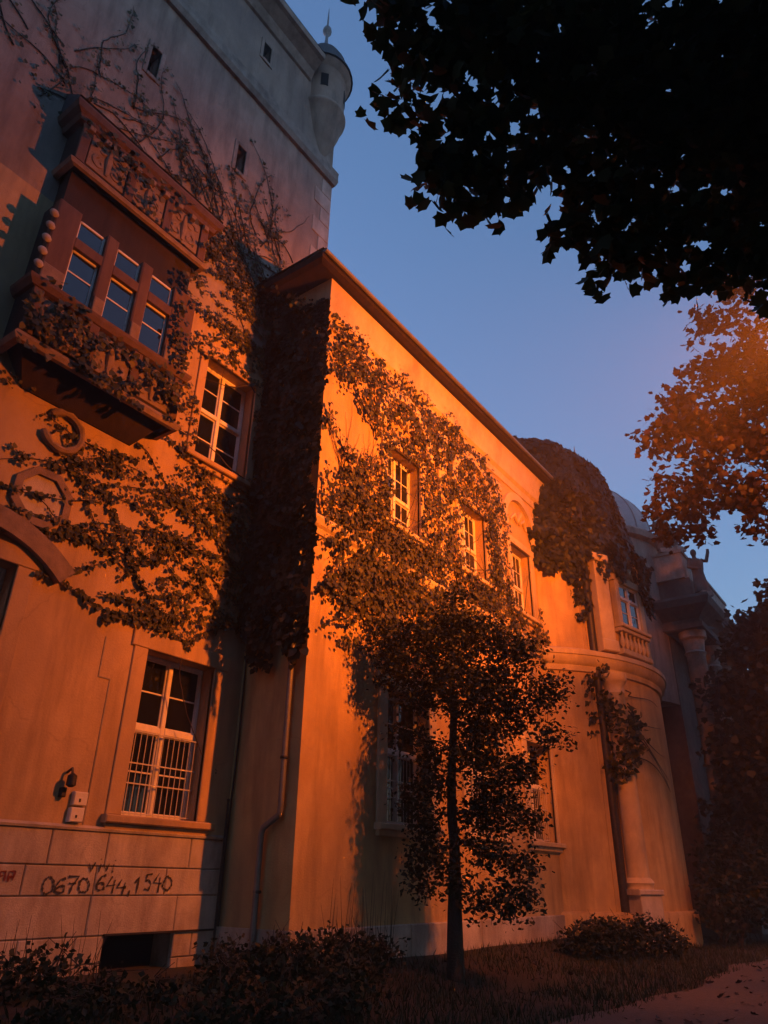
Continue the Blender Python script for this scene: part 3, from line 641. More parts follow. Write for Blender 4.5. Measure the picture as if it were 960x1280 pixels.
# upper windows with carved parapet below
for a in (259,):
    wx, wy = polar(a, RR - .08); X = Matrix.Translation((wx, wy, 0)) @ Matrix.Rotation(math.radians(a + 90), 4, 'Z')
    window(rot, -.7, .7, 9.7, 11.3, -.09, X, transom=10.75, rows=(2, 1), cols=1)
    surround(-.7, .7, 9.7, 11.3, -.02, rot, 'wing_trim', .26, .16, True, X)
    q = MB(X); q.bbox(-1.0, 1.0, -.22, .1, 8.62, 8.8, .02); q.bbox(-1.0, 1.0, -.24, .1, 9.42, 9.55, .02); q.build('parapet_rail', 'wing_trim', rot)
    for k in range(7):
        q = MB(X); q.lathe([(.06, 0), (.04, .06), (.1, .22), (.085, .32), (.04, .48), (.06, .62)], (-.84 + .28 * k, -.12, 8.8), 10); q.build('baluster', 'wing_trim', rot, True)
    q = MB(X); arc_band(q, 0, 11.45, .85, 1.1, .15, math.pi - .15, -.2, .1, 14); q.build('arched_hood', 'wing_trim', rot)
    q = MB(X); q.tube([(-.5, -.12, 11.65), (-.2, -.16, 11.95), (0, -.2, 11.7), (.2, -.16, 11.95), (.5, -.12, 11.65)], [.05, .1, .13, .1, .05], 8); q.build('stucco_ornament', 'wing_trim', rot, True)
# dark downpipe beside the column
q = MB(); cx, cy = 23.32, 8.03
q.tube([(cx, cy, 14.8), (cx, cy, .3)], .14, 12); q.build('downpipe', 'iron', rot, True)
# finial ornament on the cornice
fx, fy = 27.6, 9.3
q = MB(); q.box(fx - .3, fx + .3, fy - .3, fy + .3, 17.6, 18.1); q.lathe([(.25, 15.5), (.18, 15.65), (.1, 15.72), (.2, 15.9), (.2, 16.0), (.07, 16.15), (.1, 16.25), (.03, 16.4), (.01, 16.7)], (fx, fy, 2.6), 12); q.build('finial', 'old_stone', rot, True)

# ================================================================== dome and portico beyond
chapel = thing('domed_chapel', 'grey metal dome on a pale round drum behind the rotunda', 'building', (36.6, 14.2, 0))
DC = (35.6, 12.2, 0); dr = 3.7
m = MB(); m.lathe([(dr + .1, 9.0), (dr + .1, 16.6), (dr + .1, 17.0)], DC, 40); m.build('drum', 'tower_plaster', chapel, True)
m = MB(); m.lathe([(dr + .1, 17.0), (dr + .38, 17.1), (dr + .42, 17.4), (dr + .3, 17.55), (dr, 17.6)], DC, 40); m.build('ring_cornice', 'old_stone', chapel, True)
m = MB(); m.lathe([(dr * math.cos(t), 17.6 + 3.7 * math.sin(t)) for t in [k * math.pi / 2 / 14 for k in range(15)]], DC, 40); dm = m.build('dome', 'dome_metal', chapel, True)
for k in range(16):
    t0 = k * math.pi / 8; q = MB(); q.tube([(DC[0] + (dr + .01) * math.cos(t) * math.cos(t0), DC[1] + (dr + .01) * math.cos(t) * math.sin(t0), 17.6 + 3.71 * math.sin(t)) for t in [j * 1.5 / 10 for j in range(11)]], .045, 5); q.build('dome_rib', 'dome_metal', dm)
m = MB(); m.box(29.5, 41, 10.5, 18, -.3, 13.5); m.build('base_wall', 'tower_plaster', chapel)
port = thing('portico', 'stone portico coloured dark for shade, with tall columns, heavy cornice and plain attic parapet', 'building', (39, 9, 0))
m = MB(); m.box(35.3, 44, 8.4, 14, -.3, 12.6); m.build('wall', 'shade_dark_stone', port)
m = MB(); m.sweep([(34.9, 13.6), (34.9, 6.9), (44.2, 6.9), (44.2, 13.6)], [(-.4, 12.3), (.05, 12.32), (.1, 12.8), (.3, 13.0), (.7, 13.3), (.8, 13.6), (.75, 13.75), (-.4, 13.9)]); m.build('cornice', 'shade_dark_stone', port)
m = MB(); m.box(34.7, 44.4, 6.7, 13.6, 12.35, 12.6); m.box(35.0, 44.1, 6.95, 13.6, 13.85, 14.9); m.build('entablature', 'shade_dark_stone', port)
m = MB(); m.bbox(34.85, 44.2, 7.1, 7.45, 14.9, 16.2, .03); m.box(34.85, 35.2, 7.45, 11.5, 14.9, 16.2); m.box(34.78, 35.27, 7.03, 11.5, 16.2, 16.35); m.box(35.27, 44.2, 7.03, 7.5, 16.2, 16.35); m.build('attic_parapet', 'old_stone', port)
for cx, cy in ((35.5, 7.4), (38.5, 7.4), (41.5, 7.4), (43.7, 7.4)):
    q = MB(); q.lathe([(.62, 1.2), (.62, 1.4), (.5, 1.55), (.47, 2), (.42, 11.2), (.5, 11.3), (.42, 11.4), (.5, 11.9), (.62, 12.0), (.62, 12.34)], (cx, cy, 0), 20); c_ = q.build('column', 'old_stone', port, True)
    q = MB(); q.box(cx - .7, cx + .7, cy - .7, cy + .7, -.3, 1.2); q.build('pedestal', 'shade_dark_stone', c_)
# statues
def statue(x, y, z, h, face, label, lean=0.0, arm=0):
    t = thing('statue', label, 'statue', (x, y, z), 'statues on the portico parapet')
    X = Matrix.Translation((x, y, z)) @ Matrix.Rotation(face, 4, 'Z')
    q = MB(X); q.box(-.3, .3, -.3, .3, 0, .22); q.build('base', 'old_stone', t)
    q = MB(X); s = h / 1.9
    prof = [(.34, .2), (.30, .5), (.24, .9), (.22, 1.05), (.27, 1.3), (.30, 1.48), (.22, 1.58), (.09, 1.63), (.08, 1.7)]
    n = 12
    for i, (r, zz) in enumerate(prof):
        for k in range(n):
            a = 2 * math.pi * k / n; fold = 1 + (.1 * math.sin(a * 4 + i) if zz < 1.0 else 0)
            q.v.append((r * s * math.cos(a) * fold, r * s * .68 * math.sin(a) * fold + lean * zz * s, .2 + (zz - .2) * s))
    for i in range(len(prof) - 1):
        for k in range(n): k2 = (k + 1) % n; q.f.append((i * n + k, i * n + k2, (i + 1) * n + k2, (i + 1) * n + k))
    q.f.append(tuple(range(n))[::-1]); q.f.append(tuple((len(prof) - 1) * n + k for k in range(n)))
    zt = .2 + 1.5 * s; hy = lean * 1.75 * s
    q.lathe([(.0, -.16 * s), (.07 * s, -.12 * s), (.11 * s, 0), (.10 * s, .1 * s), (.05 * s, .155 * s), (0, .165 * s)], (0, hy, zt + .13 * s), 12)
    sh = zt - .13 * s
    q.tube([(-.24 * s, hy * .8, sh), (-.36 * s, hy * .8 - .05, sh - .35 * s), (-.18 * s, hy * .8 - .3 * s, sh - .5 * s), (-.1 * s, hy - .34 * s, sh - .48 * s)], [.085 * s, .075 * s, .06 * s, .05 * s], 8)
    if arm: q.tube([(.24 * s, hy * .8, sh), (.42 * s, hy * .8 - .1, sh - .05), (.5 * s, hy * .8 - .2, sh + .3 * s), (.5 * s, hy * .8 - .22, sh + .42 * s)], [.085 * s, .075 * s, .06 * s, .05 * s], 8)
    else: q.tube([(.24 * s, hy * .8, sh), (.36 * s, hy * .8, sh - .36 * s), (.34 * s, hy * .8 - .1 * s, sh - .68 * s), (.34 * s, hy * .8 - .12 * s, sh - .78 * s)], [.085 * s, .075 * s, .055 * s, .05 * s], 8)
    q.build('figure', 'shade_dark_stone', t, True)
statue(35.05, 7.85, 16.35, 2.2, math.radians(-60), 'dark robed stone statue on the long side of the attic parapet', 0, 0)
statue(35.15, 7.3, 16.35, 1.1, math.radians(-30), 'small stone bust figure on the front corner of the attic parapet', .05, 0)
statue(35.3, 6.5, 13.88, 2.5, math.radians(-40), 'stone statue on the lower cornice ledge with one arm raised', .08, 1)

# ================================================================== climbing ivy
ivy_t = thing('climbing_ivy', 'ivy spraying in streaks over the tower wall around the oriel', 'ivy', (10, 10.9, 0.2), 'ivy plants climbing the facades')
st = MB(); P = []
PA = [(7.44, 15.14), (8.72, 16.3), (10.09, 16.18), (10.66, 9.23), (10.14, 7.45), (8.0, 7.75), (7.77, 9.49), (7.66, 11.26), (7.82, 12.95)]
PB = [(6.26, 17.57), (8.39, 18.55), (11.15, 18.99), (10.24, 16.3), (7.45, 14.37), (6.57, 15.92)]
PC = [(5.5, 7.35), (6.34, 8.57), (9.81, 8.87), (10.2, 6.21), (8.34, 5.95), (6.84, 6.34), (5.74, 6.4)]
PC2 = [(7.53, 6.33), (10.02, 7.41), (10.29, 5.55), (9.17, 5.77), (7.83, 5.73)]
PD = [(4.09, 9.48), (5.53, 9.9), (7.3, 10.03), (8.39, 9.02), (6.41, 8.26), (4.96, 7.79), (4.39, 8.35)]
win_holes = [[(8.28, 9.5), (9.86, 9.5), (9.86, 12.3), (8.28, 12.3)]]
P.append(ivy_patch([PA], 240, .50, 21, -.25, (1.0, 2.2), 1.2, win_holes))
P.append(ivy_patch([PC], 220, .57, 31, .2, (.5, 3.8), 1.3))
P.append(ivy_patch([PC2], 200, .46, 41, .15, (.7, 3.0), 1.0))
P.append(ivy_patch([PD], 210, .50, 51, .1, (.8, 2.6), 1.2))
for k in range(26):
    z = random.uniform(5.9, 15.5); pts = creeper(st, 10.25, z, math.pi + random.uniform(-.5, .45), random.uniform(1.8, 5.2 if z < 9 else 3.0), TY, .02, 100 + k, random.uniform(-.02, .03))
    P.append(along(pts, int(len(pts) * 5.5), .045, 300 + k))
for k, (x, z, a, L, c) in enumerate([(8.4, 5.95, 2.85, 2.9, .02), (8.35, 5.85, 2.9, 1.7, .045), (8.3, 5.75, 3.1, 1.5, .05), (8.6, 6.05, 3.0, 3.3, .01), (8.9, 5.6, 3.0, .9, .0)]):
    pts = creeper(st, x, z, a, L, TY, .016, 500 + k, c); P.append(along(pts, int(len(pts) * 10), .03, 600 + k))
# bare winter-like stems with few leaves over the upper tower wall
for k in range(24):
    z = random.uniform(6.3, 8.9); x = random.uniform(6.2, 10.2); pts = creeper(st, x, z, math.pi + random.uniform(-.35, .3), random.uniform(1.0, 2.8), TY, .016, 2100 + k, random.uniform(-.03, .05))
    pts = [q_ for q_ in pts if q_[0] > 4.6]
    if len(pts) > 3: P.append(along(pts, int(len(pts) * 4.5), .04, 2200 + k))
for k in range(52):
    x, z = random.uniform(7.0, 10.8), random.uniform(14.5, 17.2)
    pts = creeper(st, x, z, random.uniform(.9, 2.9), random.uniform(1.2, 3.8), TY, .017, 700 + k, random.uniform(-.05, .08)); P.append(along(pts, int(len(pts) * 2.6), .06, 800 + k))
for k in range(26):
    pts = creeper(st, random.uniform(2.6, 6.4), random.uniform(15.2, 17.4), random.uniform(.2, 2.6), random.uniform(1.2, 3.6), TY, .017, 900 + k, random.uniform(-.06, .06)); P.append(along(pts, int(len(pts) * 2.4), .07, 950 + k))
P.append(ivy_patch([PB], 85, .58, 61, .6, (1.0, 2.4), 1.0)); P.append(ivy_patch([[(2.6, 17), (4.4, 18.4), (6.2, 17.8), (5.1, 16.8), (4, 15.7), (3, 14.75)]], 70, .56, 71, .5))
st.build('stems', 'bark', ivy_t, True)['kind'] = 'stuff'
P = np.concatenate(P)
P = P[~((P[:, 0] > 8.3) & (P[:, 0] < 9.84) & (P[:, 1] > 9.6) & (P[:, 1] < 12.25)) & (P[:, 0] < 10.37) & ~((P[:, 0] > 3.9) & (P[:, 0] < 7.45) & (P[:, 1] > 9.5) & (P[:, 1] < 15.7))]
P = P[~((P[:, 0] > 7.75) & (P[:, 0] < 9.9) & (P[:, 1] < 5.45))]
wall_leaves('foliage', P, TY - .02, ivy_t, 'ivy_leaf', (.035, .125), (.015, .08), seed=1)
# over the oriel front
P = np.concatenate([ivy_patch([[(3.8, 9.0), (5.6, 9.0), (5.2, 10.3), (3.8, 10.5)]], 190, .36, 81), ivy_patch([[(3.8, 9.0), (7.1, 9.0), (7.1, 10.3), (3.8, 10.4)]], 170, .5, 83), ivy_patch([[(3.8, 13.4), (7.1, 13.4), (7.1, 14.6), (3.8, 14.6)]], 120, .56, 84), ivy_patch([[(6.75, 9.2), (7.1, 9.2), (7.1, 14.2), (6.85, 14.2), (6.6, 11)]], 150, .42, 91)])
wall_leaves('foliage', P * 1.04, 10.36, ivy_t, 'ivy_leaf', (.08, .15), (.03, .16), seed=2)
# dense curtain on the wing's side wall
ivy_s = thing('climbing_ivy', 'thick dark curtain of ivy filling the recessed corner beside the downpipe', 'ivy', (10.3, 10.2, 0.2), 'ivy plants climbing the facades')
st = MB()
for k in range(1):
    yy = 10.9; st.tube([(WX0 - .04, yy, .2), (WX0 - .05, yy + .02, 2), (WX0 - .04, yy - .03, 4), (WX0 - .06, yy - .1 * k, 8)], [.022, .02, .018, .01], 6)
st.build('stems', 'bark', ivy_s, True)['kind'] = 'stuff'
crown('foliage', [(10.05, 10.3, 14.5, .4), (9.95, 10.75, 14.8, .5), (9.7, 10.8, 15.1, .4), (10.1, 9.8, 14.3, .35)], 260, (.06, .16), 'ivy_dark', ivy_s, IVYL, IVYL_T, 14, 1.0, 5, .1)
n = 17000; r = np.random.default_rng(5); p = np.stack([9.13 + 1.89 * r.random(n), 4.6 + 9.9 * r.random(n) ** .9], 1)
bot = 4.7 + 1.3 * vnoise(p[:, 0] * 3.6, p[:, 0] * 0 + 3, 8) + .7 * vnoise(p[:, 0] * 9, p[:, 0] * 0 + 7, 18) + .3 * np.abs(p[:, 0] - 9.7)
p = p[(p[:, 1] > bot)]
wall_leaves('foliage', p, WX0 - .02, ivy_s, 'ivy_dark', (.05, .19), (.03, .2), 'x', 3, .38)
# wing front
ivy_w = thing('climbing_ivy', 'leafy ivy sheet hiding the wing wall between the upper windows', 'ivy', (13, 9.2, 0.2), 'ivy plants climbing the facades')
PW1 = [(10.43, 14.13), (11.31, 14.4), (16.22, 14.3), (18.4, 13.9), (19.4, 12.87), (18.9, 8.82), (14.32, 7.63), (12.6, 8.31), (10.57, 8.1), (10.44, 10.27)]
PW2 = [(10.49, 7.35), (12.61, 8.21), (15.9, 8.44), (18.79, 9.47), (22.9, 8.51), (19.65, 7.84), (14.31, 6.62), (10.6, 5.8)]
PW3 = [(18.68, 13.33), (19.85, 12.65), (19.7, 10.41), (22.74, 8.58), (18.12, 8.04)]
hole = [(10.69, 12.0), (11.78, 12.4), (12.4, 11.2), (11.27, 10.05), (10.67, 9.6)]
P = [ivy_patch([[(10.45, 8.4), (11.7, 8.6), (12.6, 13.9), (11.4, 14.4), (10.45, 14.0)]], 130, .45, 161, 1.3, (1, 2), 1.5, [hole]), ivy_patch([PW1], 300, .33, 121, .5, (1.3, 2.1), 1.7, [hole]), ivy_patch([PW2], 230, .46, 131, .22, (.6, 3.2), 1.3), ivy_patch([PW3], 200, .43, 141, 1.2, (.8, 2), 1.3)]
P.append(ivy_patch([[(10.7, 12.6), (16.5, 14.2), (18.9, 13.2), (18.6, 11.5), (15, 11.9), (12.5, 12.2)]], 80, .4, 151))
st = MB()
for k in range(40):
    pts = creeper(st, random.uniform(10.5, 13.0), random.uniform(6.3, 8.2), random.uniform(.45, 1.2), random.uniform(2, 6), WY, .02, 1300 + k, random.uniform(-.02, .02)); P.append(along(pts, int(len(pts) * 6), .08, 1400 + k))
for k in range(22):
    pts = creeper(st, random.uniform(11.0, 12.2), random.uniform(9.6, 10.2), random.uniform(.9, 2.2), random.uniform(1, 2.4), WY, .010, 1500 + k, 0)
for k in range(16):
    pts = creeper(st, random.uniform(16, 20.5), random.uniform(7.9, 9.4), random.uniform(.1, 2.4), random.uniform(1.5, 4.2), WY, .018, 1600 + k, 0); P.append(along(pts, int(len(pts) * 7), .08, 1700 + k))
st.build('stems', 'bark', ivy_w, True)['kind'] = 'stuff'
P = np.concatenate(P); k = (P[:, 0] > 10.42) & (P[:, 1] > 5.9) & (P[:, 1] < 14.6)
for o in UW: k &= ~((P[:, 0] > o[0] + .05) & (P[:, 0] < o[1] - .02) & (P[:, 1] > o[2] + .05) & (P[:, 1] < o[3] - .05))
k &= ~((P[:, 0] > 19.6) & (P[:, 1] > 9.6) & (RNG.random(len(P)) > .1))
wall_leaves('foliage', P[k], WY - .05, ivy_w, 'ivy_leaf', (.035, .145), (.015, .2), seed=4)
# rotunda ivy
ivy_r = thing('climbing_ivy', 'dark ivy hanging over the top of the rotunda and its corner pier', 'ivy', (23.2, 8, 0.2), 'ivy plants climbing the facades')
r = np.random.default_rng(9); n = 15000
a = np.radians(r.uniform(215, 290, n)); z = 17.6 - 6.6 * r.random(n); aw = np.degrees(a)
lim = 11.9 + 1.5 * (vnoise(aw * .25, z * .3, 77) - .5) * 2 - np.clip((aw - 262) * .25, 0, 6)
k = (z > lim); a, z = a[k], z[k]; rad = np.interp(z, [8, 12.3, 12.7, 12.9, 13.2, 15.3, 17, 17.6], [RR, RR, RR + .12, RR - .1, 5.55, 5.2, 4.75, 4.35]) + .15 * r.random(len(a)) + .22 * (vnoise(a * 16, z * 1.5, 78) ** 1.5)
pos = np.stack([RC[0] + rad * np.cos(a), RC[1] + rad * np.sin(a), z], 1)
nv = np.stack([np.cos(a) + r.normal(0, .35, len(a)), np.sin(a) + r.normal(0, .35, len(a)), r.normal(.15, .35, len(a))], 1); tp = np.stack([r.normal(0, .5, len(a)), r.normal(0, .5, len(a)), -np.ones(len(a))], 1)
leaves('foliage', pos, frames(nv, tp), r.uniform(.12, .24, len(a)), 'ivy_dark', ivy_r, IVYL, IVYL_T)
p = ivy_patch([[(7, 10.0), (10.2, 9.4), (10.2, 15.6), (7, 15.6)]], 260, .36, 171, 0, (1, 2)); p = p[(p[:, 0] > 8.02) & (p[:, 0] < 9.25) & (p[:, 1] < 15.3)]; wall_leaves('foliage', p, WX1 - .02, ivy_r, 'ivy_dark', (.1, .2), (.03, .2), 'x', 6)
p = ivy_patch([[(7, 4.9), (10.2, 5.6), (10.2, 8.0), (7, 8.2)]], 200, .5, 181, 0, (1, 3)); p = p[(p[:, 0] > 8.05) & (p[:, 0] < 9.25)]; wall_leaves('foliage', p, WX1 - .02, ivy_r, 'ivy_dark', (.1, .2), (.03, .25), 'x', 7)
p = ivy_patch([[(22.0, 9.6), (25, 10.2), (25, 15.6), (22, 15.6)]], 240, .38, 191, 0, (1, 2)); p = p[(p[:, 0] > 23.05) & (p[:, 0] < 24.3) & (p[:, 1] < 15.4)]; wall_leaves('foliage', p, 8.12, ivy_r, 'ivy_dark', (.1, .2), (.03, .25), 'y', 8)
c = [(23.35, 7.85, 6.9, .42), (23.5, 7.6, 6.2, .5), (23.6, 7.4, 5.4, .55), (23.4, 7.7, 4.8, .4), (23.3, 8.0, 7.8, .3), (24.4, 7.3, 6.4, .3)]
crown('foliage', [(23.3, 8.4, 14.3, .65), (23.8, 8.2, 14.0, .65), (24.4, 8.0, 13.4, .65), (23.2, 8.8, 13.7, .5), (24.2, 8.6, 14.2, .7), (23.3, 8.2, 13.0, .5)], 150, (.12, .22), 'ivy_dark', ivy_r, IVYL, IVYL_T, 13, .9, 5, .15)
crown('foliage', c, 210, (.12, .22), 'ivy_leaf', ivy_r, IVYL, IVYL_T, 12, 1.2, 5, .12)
st = MB(); st.tube([(23.3, 7.95, .2), (23.35, 7.9, 4), (23.28, 7.98, 9), (23.3, 7.95, 14)], [.06, .05, .04, .02], 7)
for k in range(6):
    z = 5.2 + k * .5; a0 = 246; pts = []
    for j in range(12):
        x_, y_ = polar(a0 + j * 2.2, RR + .06 if not (j < 2) else RR + .35); pts.append((x_, y_, z + .9 * math.sin(j * .25 + k) * .5 - j * .09))
    st.tube(pts, [.025 * (1 - j / 14) for j in range(12)], 5, False)
st.build('stems', 'bark', ivy_r, True)['kind'] = 'stuff'

# ================================================================== trees
CR1 = [(3.33, 2.31, 9.18, .43), (3.63, 2.08, 9.0, .56), (3.92, 1.76, 8.82, .56), (3.89, 2.44, 8.63, .42), (4.29, 2.36, 8.18, .45), (4.35, 2.54, 8.07, .32), (4.68, 2.22, 7.95, .41), (4.41, 1.95, 8.48, .46), (4.27, 1.38, 8.82, .56), (5.16, 1.59, 8.55, .49), (5.03, 1.94, 8.04, .37), (5.01, 1.21, 8.98, .7), (5.54, 1.35, 8.03, .52), (5.82, 1.59, 7.72, .38), (5.94, 1.28, 7.4, .37), (5.83, .94, 8.66, .71), (5.46, .54, 9.36, .84), (6.27, .65, 8.02, .6), (6.55, .19, 9.15, .88), (5.87, -.16, 9.69, .88), (6.62, .61, 7.36, .34), (6.72, .23, 7.58, .45), (6.4, -.45, 9.27, .77), (7.1, -.2, 8.64, .66), (5.99, -.74, 9.57, .88), (4.6, .84, 9.29, .7), (6.78, -.78, 8.91, .88), (7.19, -.48, 7.79, .63), (7.07, -.04, 7.48, .3), (6.21, .87, 7.63, .38),
       (6.0, -2.0, 10.5, 1.2), (7.5, -2.2, 9.8, 1.2), (6.5, -3.5, 11.0, 1.4), (4.5, -1.0, 10.8, 1.0), (3.4, .8, 10.4, .8)]
CR2 = [(14.5, .69, 12.24, .9), (14.77, 1.67, 11.75, .9), (15.13, 2.22, 11.1, .8), (15.38, 1.64, 10.81, 1.09), (15.27, .91, 11.09, .99), (15.03, 2.67, 10.35, .78), (15.51, 2.23, 9.62, .97), (15.27, 3.27, 9.72, .54), (15.45, 3.0, 9.01, .73), (15.7, 2.62, 8.62, .67), (15.94, 2.07, 8.76, .58), (15.99, 1.31, 9.76, .8), (16.43, 1.51, 8.81, .7), (16.2, 1.82, 8.22, .58), (15.25, .1, 11.17, 1.19), (16.05, .54, 9.73, 1.19), (16.62, .74, 8.48, .9), (15.54, 3.25, 8.72, .42), (15.17, .51, 12.17, .82), (17, -1.2, 11.5, 1.6), (18.5, -2, 10, 1.6)]
_r2 = random.Random(8)
CR2 = [(x + _r2.gauss(0, .25), y + _r2.gauss(0, .3), z + _r2.gauss(0, .35), r_ * _r2.uniform(.55, .9)) for x, y, z, r_ in CR2 for _k in (0, 1)]
CR2 = [(x * 1.4, y * 1.4, 2.15 + (z - 1.6) * 1.4, r_ * 1.35) for x, y, z, r_ in CR2]
CR3 = [(38.21, 5.92, 11.83, 1.33), (38.23, 4.93, 12.28, 1.55), (38.55, 6.73, 9.86, 1.55), (38.83, 5.63, 9.4, 1.77), (38.9, 7.04, 7.69, 1.55), (39.22, 6.1, 6.57, 1.99), (39.14, 7.39, 5.23, 1.77), (38.82, 4.05, 10.34, 2.65), (39.39, 4.56, 6.84, 2.65), (39.29, 7.0, 3.53, 1.77), (37.99, 4.39, 13.33, .88)]
CR3 = [(x - 4.5, y - 1.4, z - .9, r_) for x, y, z, r_ in CR3]
CRS = [(12.21, 8.6, 6.18, .5), (12.85, 8.12, 6.25, .79), (13.9, 7.51, 6.51, .82), (13.93, 6.58, 6.01, .71), (13.8, 5.87, 5.05, .54), (14.02, 5.87, 4.3, .38), (14.07, 6.74, 4.79, .74), (13.0, 7.08, 4.95, .75), (13.06, 8.16, 5.18, .73), (12.47, 8.6, 5.46, .45), (13.05, 6.99, 3.79, .69), (13.93, 6.58, 3.57, .55), (13.75, 6.48, 2.68, .47), (13.77, 7.34, 2.78, .66), (13.29, 6.96, 2.05, .46), (13.04, 8.1, 2.18, .41), (12.78, 8.22, 1.5, .33), (12.75, 7.9, 3.82, .47), (12.62, 8.4, 4.24, .41), (12.62, 8.29, 3.01, .37), (13.4, 6.73, 1.33, .5), (13.43, 7.32, 1.28, .37), (13.39, 7.6, 7.32, .33), (13.57, 6.39, 1.38, .22),
       (13.3, 7.7, 5.7, .7), (13.5, 7.3, 4.4, .5), (13.8, 7.0, 5.4, .7), (13.2, 7.6, 6.6, .5), (12.2, 8.5, 5.7, .45), (13.6, 7.0, 3.2, .5), (12.9, 7.6, 1.7, .4), (13.8, 6.6, 1.9, .4), (12.75, 8.0, 2.6, .42), (12.8, 7.9, 3.3, .48), (12.7, 8.2, 1.9, .36)]
CRS = [(x, y, z, r_ * .88) for x, y, z, r_ in CRS]
def tree(name, label, trunk, r0, clumps, per, size, mt, tpl, tri, seed, group=None, **kw):
    t = thing(name, label, 'tree', trunk[0], group); m = MB(); n = len(trunk)
    rr_ = [r0 * (1.35 if i == 0 else 1 - .6 * i / (n - 1)) for i in range(n)]
    V = [Vector(p) for p in trunk]; pts, rad = [], []
    for i in range(n - 1):
        for k in range(4):
            f = k / 4; pts.append(V[i].lerp(V[i + 1], f) + (Vector((random.gauss(0, .02), random.gauss(0, .02), 0)) if i + k else Vector())); rad.append(rr_[i] * (1 - f) + rr_[i + 1] * f)
    pts.append(V[-1]); rad.append(rr_[-1]); m.tube(pts, rad, 12); m.build('trunk', 'bark', t, True)
    b = MB(); limbs(b, [(p, q) for p, q in list(zip(pts, rad))[len(pts) // 3:]], clumps, r0, seed); b.build('branches', 'bark', t, True)['kind'] = 'stuff'
    crown('crown', clumps, per, size, mt, t, tpl, tri, seed, **kw)
    return t, b
mt_, _ = tree('maple_tree', 'spreading maple whose dark crown overhangs the sky above the path', [(8.0, -3.6, 0), (7.9, -3.5, 4), (7.4, -3.0, 7), (7.0, -2.4, 9)], .3, CR1, 125, (.12, .20), 'maple_leaf', MAPLE, MAPLE_T, 1, squash=.85, twig=6, spread=.11)
low = [(13.4, -.32, 10.85, .42), (12.6, -.4, 10.45, .4), (14.2, -.3, 11.0, .5), (14.9, -.2, 10.9, .5), (14.8, -.2, 11.4, .5), (14.65, -.3, 11.6, .35), (15.4, -.15, 11.4, .42), (13.1, -.42, 10.65, .42), (13.7, -.35, 10.85, .42), (13.7, -.6, 10.3, .45)]   # added leaves near the lamp that shade the lower walls and rotunda
m = MB(); limbs(m, [((7.0, -2.4, 9), .1), ((8.4, -2.2, 9.4), .07)], low, .1, 77); m.tube([(7.0, -2.4, 8.9), (7.7, -2.4, 9.3), (8.4, -2.2, 9.4)], [.1, .08, .07], 7); m.build('blocker_branch', 'bark', mt_, True)['kind'] = 'stuff'
crown('lamp_blocker_leaves', low, 52, (.11, .18), 'maple_leaf', mt_, MAPLE, MAPLE_T, 78, twig=5, spread=.12)
tree('lamplit_maple', 'reddish copper leaved maple crown hanging between the dome and the street lamp', [(25.5, -3.2, 0), (25.3, -3.0, 4), (24.6, -2.4, 8), (23.5, -1.0, 11.5)], .34, CR2, 62, (.14, .25), 'copper_leaf', MAPLE, MAPLE_T, 2, squash=.85, twig=6, spread=.17)
tree('park_tree', 'dense dark tree standing beyond the rotunda beside the portico', [(34.5, 3.6, 0), (34.5, 3.6, 4), (34.4, 3.5, 8)], .35, CR3, 75, (.22, .36), 'shrub_leaf', MAPLE, MAPLE_T, 3, squash=.9, twig=6, spread=.3)
tree('small_tree', 'slender dark evergreen tree in front of the ochre wing', [(13.3, 7.8, 0), (13.28, 7.78, 2.2), (13.34, 7.74, 4.6), (13.36, 7.65, 7.2)], .125, CRS, 470, (.05, .13), 'yew_leaf', SMALL, SMALL_T, 4, squash=.82, twig=9, spread=.13, hang=.3)

for k, (x, y, h) in enumerate([(-9, -6, 15), (-3, -7.5, 17), (3, -8, 17), (10, -7.5, 17), (17, -7, 17), (25, -8, 17), (-13, 2, 14), (33, -8, 15), (6.5, -10, 17), (13.5, -9.5, 18), (-8, -1, 15)]):
    h *= 1.3  # unseen trees, added and raised to hold back the low sky glow
    rp = random.Random(400 + k); cl = [(x + rp.gauss(0, 2.0), y + rp.gauss(0, 1.8), h * rp.uniform(.3, 1.0), rp.uniform(1.2, 2.2)) for j in range(30)]
    tree('park_tree', 'unseen leafy tree added across the path to block low sky light', [(x, y, -.1), (x + .1, y, h * .3), (x, y + .1, h * .7)], .35, cl, 24, (.4, .65), 'maple_leaf', MAPLE, MAPLE_T, 50 + k, 'added trees that block low sky light', twig=6, spread=.5)

# ================================================================== shrubs and grass
def bush(label, clumps, per, seed, size=(.06, .12), group='bushes along the foot of the walls'):
    c0 = clumps[0]; t = thing('bush', label, 'bush', (c0[0], c0[1], gz(c0[0], c0[1])), group); m = MB(); r = random.Random(seed)
    for c in clumps:
        for k in range(7):
            g = gz(c[0], c[1]); m.tube([(c[0] + r.uniform(-.15, .15), c[1] + r.uniform(-.15, .15), g - .05), (c[0] + r.gauss(0, .15), c[1] + r.gauss(0, .15), g + c[3] * .6), (c[0] + r.gauss(0, .35) * c[3], c[1] + r.gauss(0, .35) * c[3], c[2] + c[3] * r.uniform(.3, 1.15))], [.014, .01, .004], 5)
    m.build('stems', 'bark', t, True)['kind'] = 'stuff'
    crown('foliage', clumps, per, size, 'shrub_leaf', t, SMALL, SMALL_T, seed, squash=.75, twig=7, spread=.09, hang=-.2)
bush('low scruffy bush under the graffiti at the foot of the tower', [(5.6, 9.6, .38, .5), (6.4, 9.7, .42, .5), (5.0, 9.2, .3, .5), (7.0, 9.3, .22, .36)], 420, 41)
bush('low bush in front of the basement opening', [(7.3, 8.6, .22, .4), (6.3, 8.4, .2, .45), (5.6, 8.2, .2, .45)], 420, 42)
